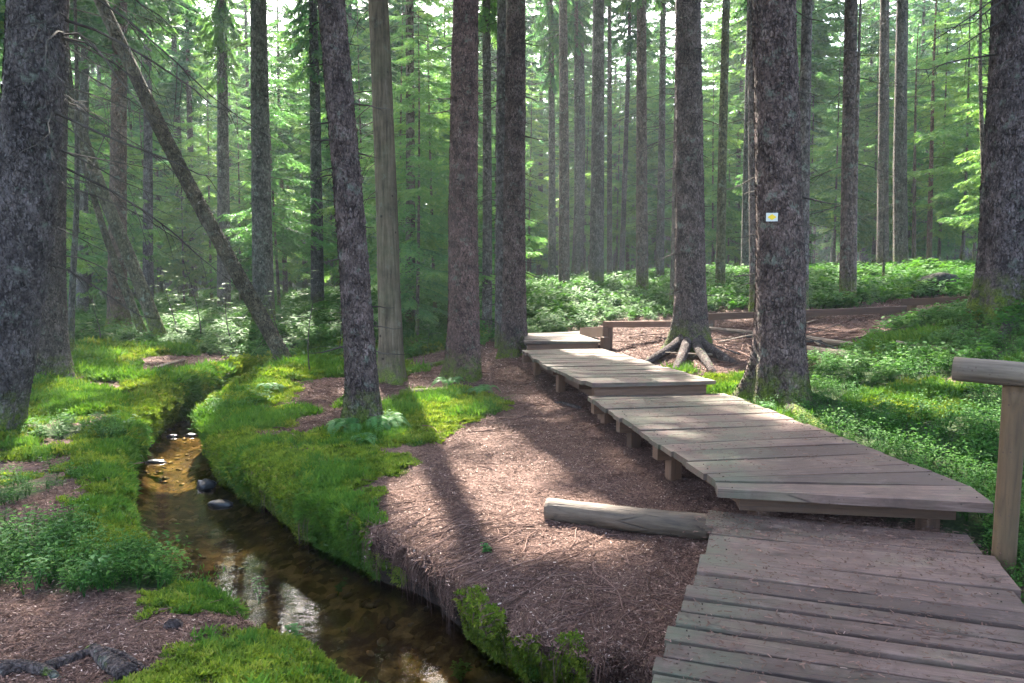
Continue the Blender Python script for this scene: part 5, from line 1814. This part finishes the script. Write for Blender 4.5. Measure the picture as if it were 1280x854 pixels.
# the wood far off, which reads as one mass
wd_p = []
for k in range(3):
    cm = crown_mesh('wood_piece', M_NEEDLE, 90, .2, 22, .6, 2.9, BR_FAR, 700 + k)
    wd_p.append(unlinked('wood_piece', cm)); wd_p.append(unlinked('wood_piece_trunk', plain_trunk(22, .17, 6, k)))
nw = 900
rad = rng.uniform(78, 150, nw); an = rng.uniform(-.85, .85, nw)
wx = rad * np.sin(an); wy = rad * np.cos(an); wz = base_h(wx, wy)
wp = np.repeat(np.stack([wx, wy, wz], -1), 2, 0); we = np.zeros((nw * 2, 3)); we[:, 2] = np.repeat(rng.uniform(0, 6.28, nw), 2)
kk_ = rng.integers(0, 3, nw)
# collections sort their children by name: pieces first, then trunks
scatter('distant_wood', wp, we, np.repeat(rng.uniform(.8, 1.2, nw), 2), wd_p, np.stack([kk_, kk_ + 3], -1).ravel(), 'far off spruce wood closing the view behind the trunks')

# ------------------------------------------------------------------ ferns, seedlings, saplings
def frond(mb, a, L, arch, r2, npin=24):
    s = np.linspace(0, 1, 9)
    P = np.stack([np.cos(a) * L * s * (1 - .15 * s), np.sin(a) * L * s * (1 - .15 * s), L * (arch * s - (arch + .12) * s ** 2.2)], -1)
    V, Q, T = tube_arrays(P, .004 * (1.1 - s), 3, False); mb.add(V, Q, T, .3)
    tv, tt = [], []
    side = np.array([-np.sin(a), np.cos(a), 0])
    for q in range(npin):
        t = .12 + .86 * q / (npin - 1)
        c = np.array([np.interp(t, s, P[:, x]) for x in range(3)])
        c2 = np.array([np.interp(min(t + .05, 1), s, P[:, x]) for x in range(3)])
        d = c2 - c; d /= np.linalg.norm(d) + 1e-9
        pl_ = L * .30 * math.sin(PI * min(t * .85 + .18, 1)) + .006
        for sg in (-1, 1):
            dd = side * sg + d * .35 + np.array([0, 0, -.18]); dd /= np.linalg.norm(dd)
            b = len(tv); w = L * .017
            tv += [c, c + dd * pl_ * .45 - d * w, c + dd * pl_, c + dd * pl_ * .45 + d * w]; tt.append(np.clip(.5 + r2.normal(0, .18), 0, 1))
    mb.add(np.array(tv), np.arange(len(tv)).reshape(-1, 4), None, np.array(tt))


def fern(px, py, L, n, label, seed, d=None, z=None, a0=0.0, spread=6.28):
    h = hit(px, py) if d is None else at_d(px, py, d)
    if d is None: h[2] = ground_z(h[0], h[1]) + .04
    root = empty('fern', h); tag(root, label, 'fern')
    r2 = np.random.default_rng(seed)
    for q in range(n):
        mb = MB(); frond(mb, a0 + spread * (q + .5 * r2.random()) / n, L * r2.uniform(.7, 1.15), r2.uniform(.9, 1.5), r2)
        obj('frond', mb.mesh('frond', [M_FERN]), root)


fern(438, 545, .42, 10, 'fern arching to the left at the foot of the rough bank spruce', 1, a0=1.8, spread=3.6)
fern(476, 540, .45, 10, 'fern with pale fronds to the right of the rough bank spruce foot', 2, a0=-1.9, spread=3.6)
fern(455, 556, .24, 7, 'small fern in front of the rough bank spruce foot', 3)
fern(562, 488, .36, 7, 'small fern at the left of the reddish spruce foot', 4)
fern(602, 496, .36, 7, 'small fern at the right of the reddish spruce foot', 5)
fern(340, 492, .35, 7, 'fern overhanging the upstream bend near the leaning trunk', 6)
fern(330, 462, .55, 8, 'large pale fern beside the leaning trunk', 7)
fern(955, 522, .2, 6, 'tiny fern between the deck edge and the marked spruce', 8)


def seedling(px, py, hgt, label, seed, z=None, leaf=.035):
    h = hit(px, py)
    h[2] = ground_z(h[0], h[1]) if z is None else z
    if z is not None: h = at_z(px, py, z)
    root = empty('seedling', h); tag(root, label, 'plant')
    r2 = np.random.default_rng(seed)
    ms = MB(); ml = MB()
    for q in range(4):
        a = r2.uniform(0, 6.28); H = hgt * r2.uniform(.6, 1.1); s = np.linspace(0, 1, 5)
        P = np.stack([np.cos(a) * .35 * H * s, np.sin(a) * .35 * H * s, H * s], -1)
        V, Q, T = tube_arrays(P, .0022 * (1.2 - s), 4, False); ms.add(V, Q, T)
        for t in (.5, .7, .85, 1.0):
            c = np.array([np.interp(t, s, P[:, x]) for x in range(3)])
            for e_ in range(3):
                th = r2.uniform(0, 6.28); L = leaf * r2.uniform(.7, 1.2)
                d = np.array([math.cos(th), math.sin(th), r2.uniform(-.25, .2)]) * L; sd = np.array([-math.sin(th), math.cos(th), 0]) * L * .38
                ml.add([c, c + d * .55 + sd + [0, 0, .004], c + d * 1.2, c + d * .55 - sd + [0, 0, .004]], None, [(0, 2, 1), (0, 3, 2)], r2.random())
    obj('stems', ms.mesh('stems', [M_FERN]), root)
    o = obj('leaves', ml.mesh('leaves', [M_FERN]), root); o['kind'] = 'stuff'


for k, (px, py, h_, lab) in enumerate([
        (100, 742, .2, 'leafy seedling cluster on the mossy left bank, nearest the needles'), (128, 735, .22, 'leafy seedling cluster at the left water edge'),
        (20, 700, .26, 'leafy seedling cluster at the left picture edge above the needles'), (60, 690, .22, 'leafy seedling in the dip of the left bank'), (45, 735, .18, 'low seedling beside the needle patch at left'),
        (320, 652, .2, 'seedling hanging over the water from the right bank'), (420, 650, .14, 'pale leaved plant on the mossy right bank'), (400, 610, .12, 'small plant in the moss above the right bank'),
        (1255, 690, .2, 'small seedling behind the handrail post'), (612, 690, .1, 'tiny green seedling among root strands on the path bank'), (575, 742, .13, 'trailing round leaved plant on the moss tuft above the stream'),
        (480, 535, .16, 'seedling in the moss beside the pale fern')]):
    seedling(px, py, h_, lab, 900 + k)
seedling(372, 805, .16, 'small water plant rising from the stream in the foreground', 950, WATER_Z - .02)
seedling(218, 747, .12, 'small water plant rising from the stream near the left bank', 951, WATER_Z - .02)


def sapling(px, py, d, H, label, seed, n=70, leaf=.075, spread=.75):
    b = at_d(px, py, d); b[2] = ground_z(b[0], b[1])
    root = empty('broadleaf_sapling', b); tag(root, label, 'sapling')
    r2 = np.random.default_rng(seed); ms = MB(); ml = MB()
    s = np.linspace(0, 1, 8)
    ax = np.stack([.08 * np.sin(s * 3 + seed) * H, .05 * np.cos(s * 2) * H, H * s - .05], -1)
    V, Q, T = tube_arrays(ax, .014 * (1.15 - s), 6, False); ms.add(V, Q, T)
    for q in range(11):
        t = .28 + .7 * q / 10; c = np.array([np.interp(t, s, ax[:, x]) for x in range(3)])
        a = q * 2.4 + r2.normal(0, .3); L = spread * H * .5 * (1.15 - .7 * t) * r2.uniform(.7, 1.2)
        ss = np.linspace(0, 1, 5)
        P = c + np.stack([np.cos(a) * L * ss, np.sin(a) * L * ss, .22 * L * ss - .2 * L * ss ** 2], -1)
        V, Q, T = tube_arrays(P, .005 * (1.1 - ss), 4, False); ms.add(V, Q, T)
        for e_ in range(n // 11 + 2):
            u = r2.uniform(.25, 1.0); p_ = np.array([np.interp(u, ss, P[:, x]) for x in range(3)]) + r2.normal(0, .05, 3) * np.array([1, 1, .3]) * L
            th = a + r2.normal(0, 1.0); Ll = leaf * r2.uniform(.6, 1.2)
            dd = np.array([math.cos(th), math.sin(th), r2.uniform(-.3, .1)]) * Ll; sd = np.array([-math.sin(th), math.cos(th), r2.uniform(-.2, .2)]) * Ll * .36
            ml.add([p_, p_ + dd * .3 + sd * .8, p_ + dd * .65 + sd, p_ + dd * 1.2, p_ + dd * .65 - sd, p_ + dd * .3 - sd * .8], None, [(0, 2, 1), (0, 3, 2), (0, 4, 3), (0, 5, 4)], np.clip(.3 + .5 * t + r2.normal(0, .2), 0, 1))
    obj('stem', ms.mesh('stem', [M_TWIG], True), root)
    o = obj('leaves', ml.mesh('leaves', [M_BROAD]), root); o['kind'] = 'stuff'


sapling(240, 425, 17.0, 2.1, 'layered broadleaf sapling with bright leaves left of the leaning trunk', 1, 130)
sapling(215, 420, 18.5, 1.7, 'lower broadleaf sapling at the edge of the leaning pair', 2, 110)
sapling(290, 430, 16.5, 1.6, 'broadleaf sapling just behind the leaning trunk', 3, 110)
sapling(395, 470, 13.4, 2.0, 'spindly broadleaf sapling between leaning trunk and bank spruce', 4, 60, .05)
sapling(530, 435, 16.5, 1.5, 'broadleaf sapling behind the barkless trunk', 5, 90)
sapling(420, 440, 16.0, 1.5, 'broadleaf sapling in the shade behind the bank spruce', 6, 90)
sapling(120, 425, 17.0, 1.0, 'low broadleaf sapling near the far left clearing', 7, 60)
sapling(345, 430, 16.5, 1.5, 'broadleaf sapling at the foot of the tall grey spruce', 8, 90)

# ------------------------------------------------------------------ haze in the forest air
HAZE = 0.0010
if HAZE:
    mb = MB(); x0, x1, y0, y1, zz0, zz1 = -310, 310, -125, 410, -3.0, 31.0
    mb.add([(x0, y0, zz0), (x1, y0, zz0), (x1, y1, zz0), (x0, y1, zz0), (x0, y0, zz1), (x1, y0, zz1), (x1, y1, zz1), (x0, y1, zz1)],
           [(3, 2, 1, 0), (4, 5, 6, 7), (0, 1, 5, 4), (1, 2, 6, 5), (2, 3, 7, 6), (3, 0, 4, 7)])
    t = NT('haze_air')
    v = t.n('ShaderNodeVolumePrincipled')
    v.inputs['Color'].default_value = (.86, .95, 1.0, 1); v.inputs['Density'].default_value = HAZE; v.inputs['Anisotropy'].default_value = 0.3
    t.link(v.outputs[0], t.out.inputs['Volume'])
    tag(obj('haze', mb.mesh('haze', [t.m])), None, None, None, 'stuff')
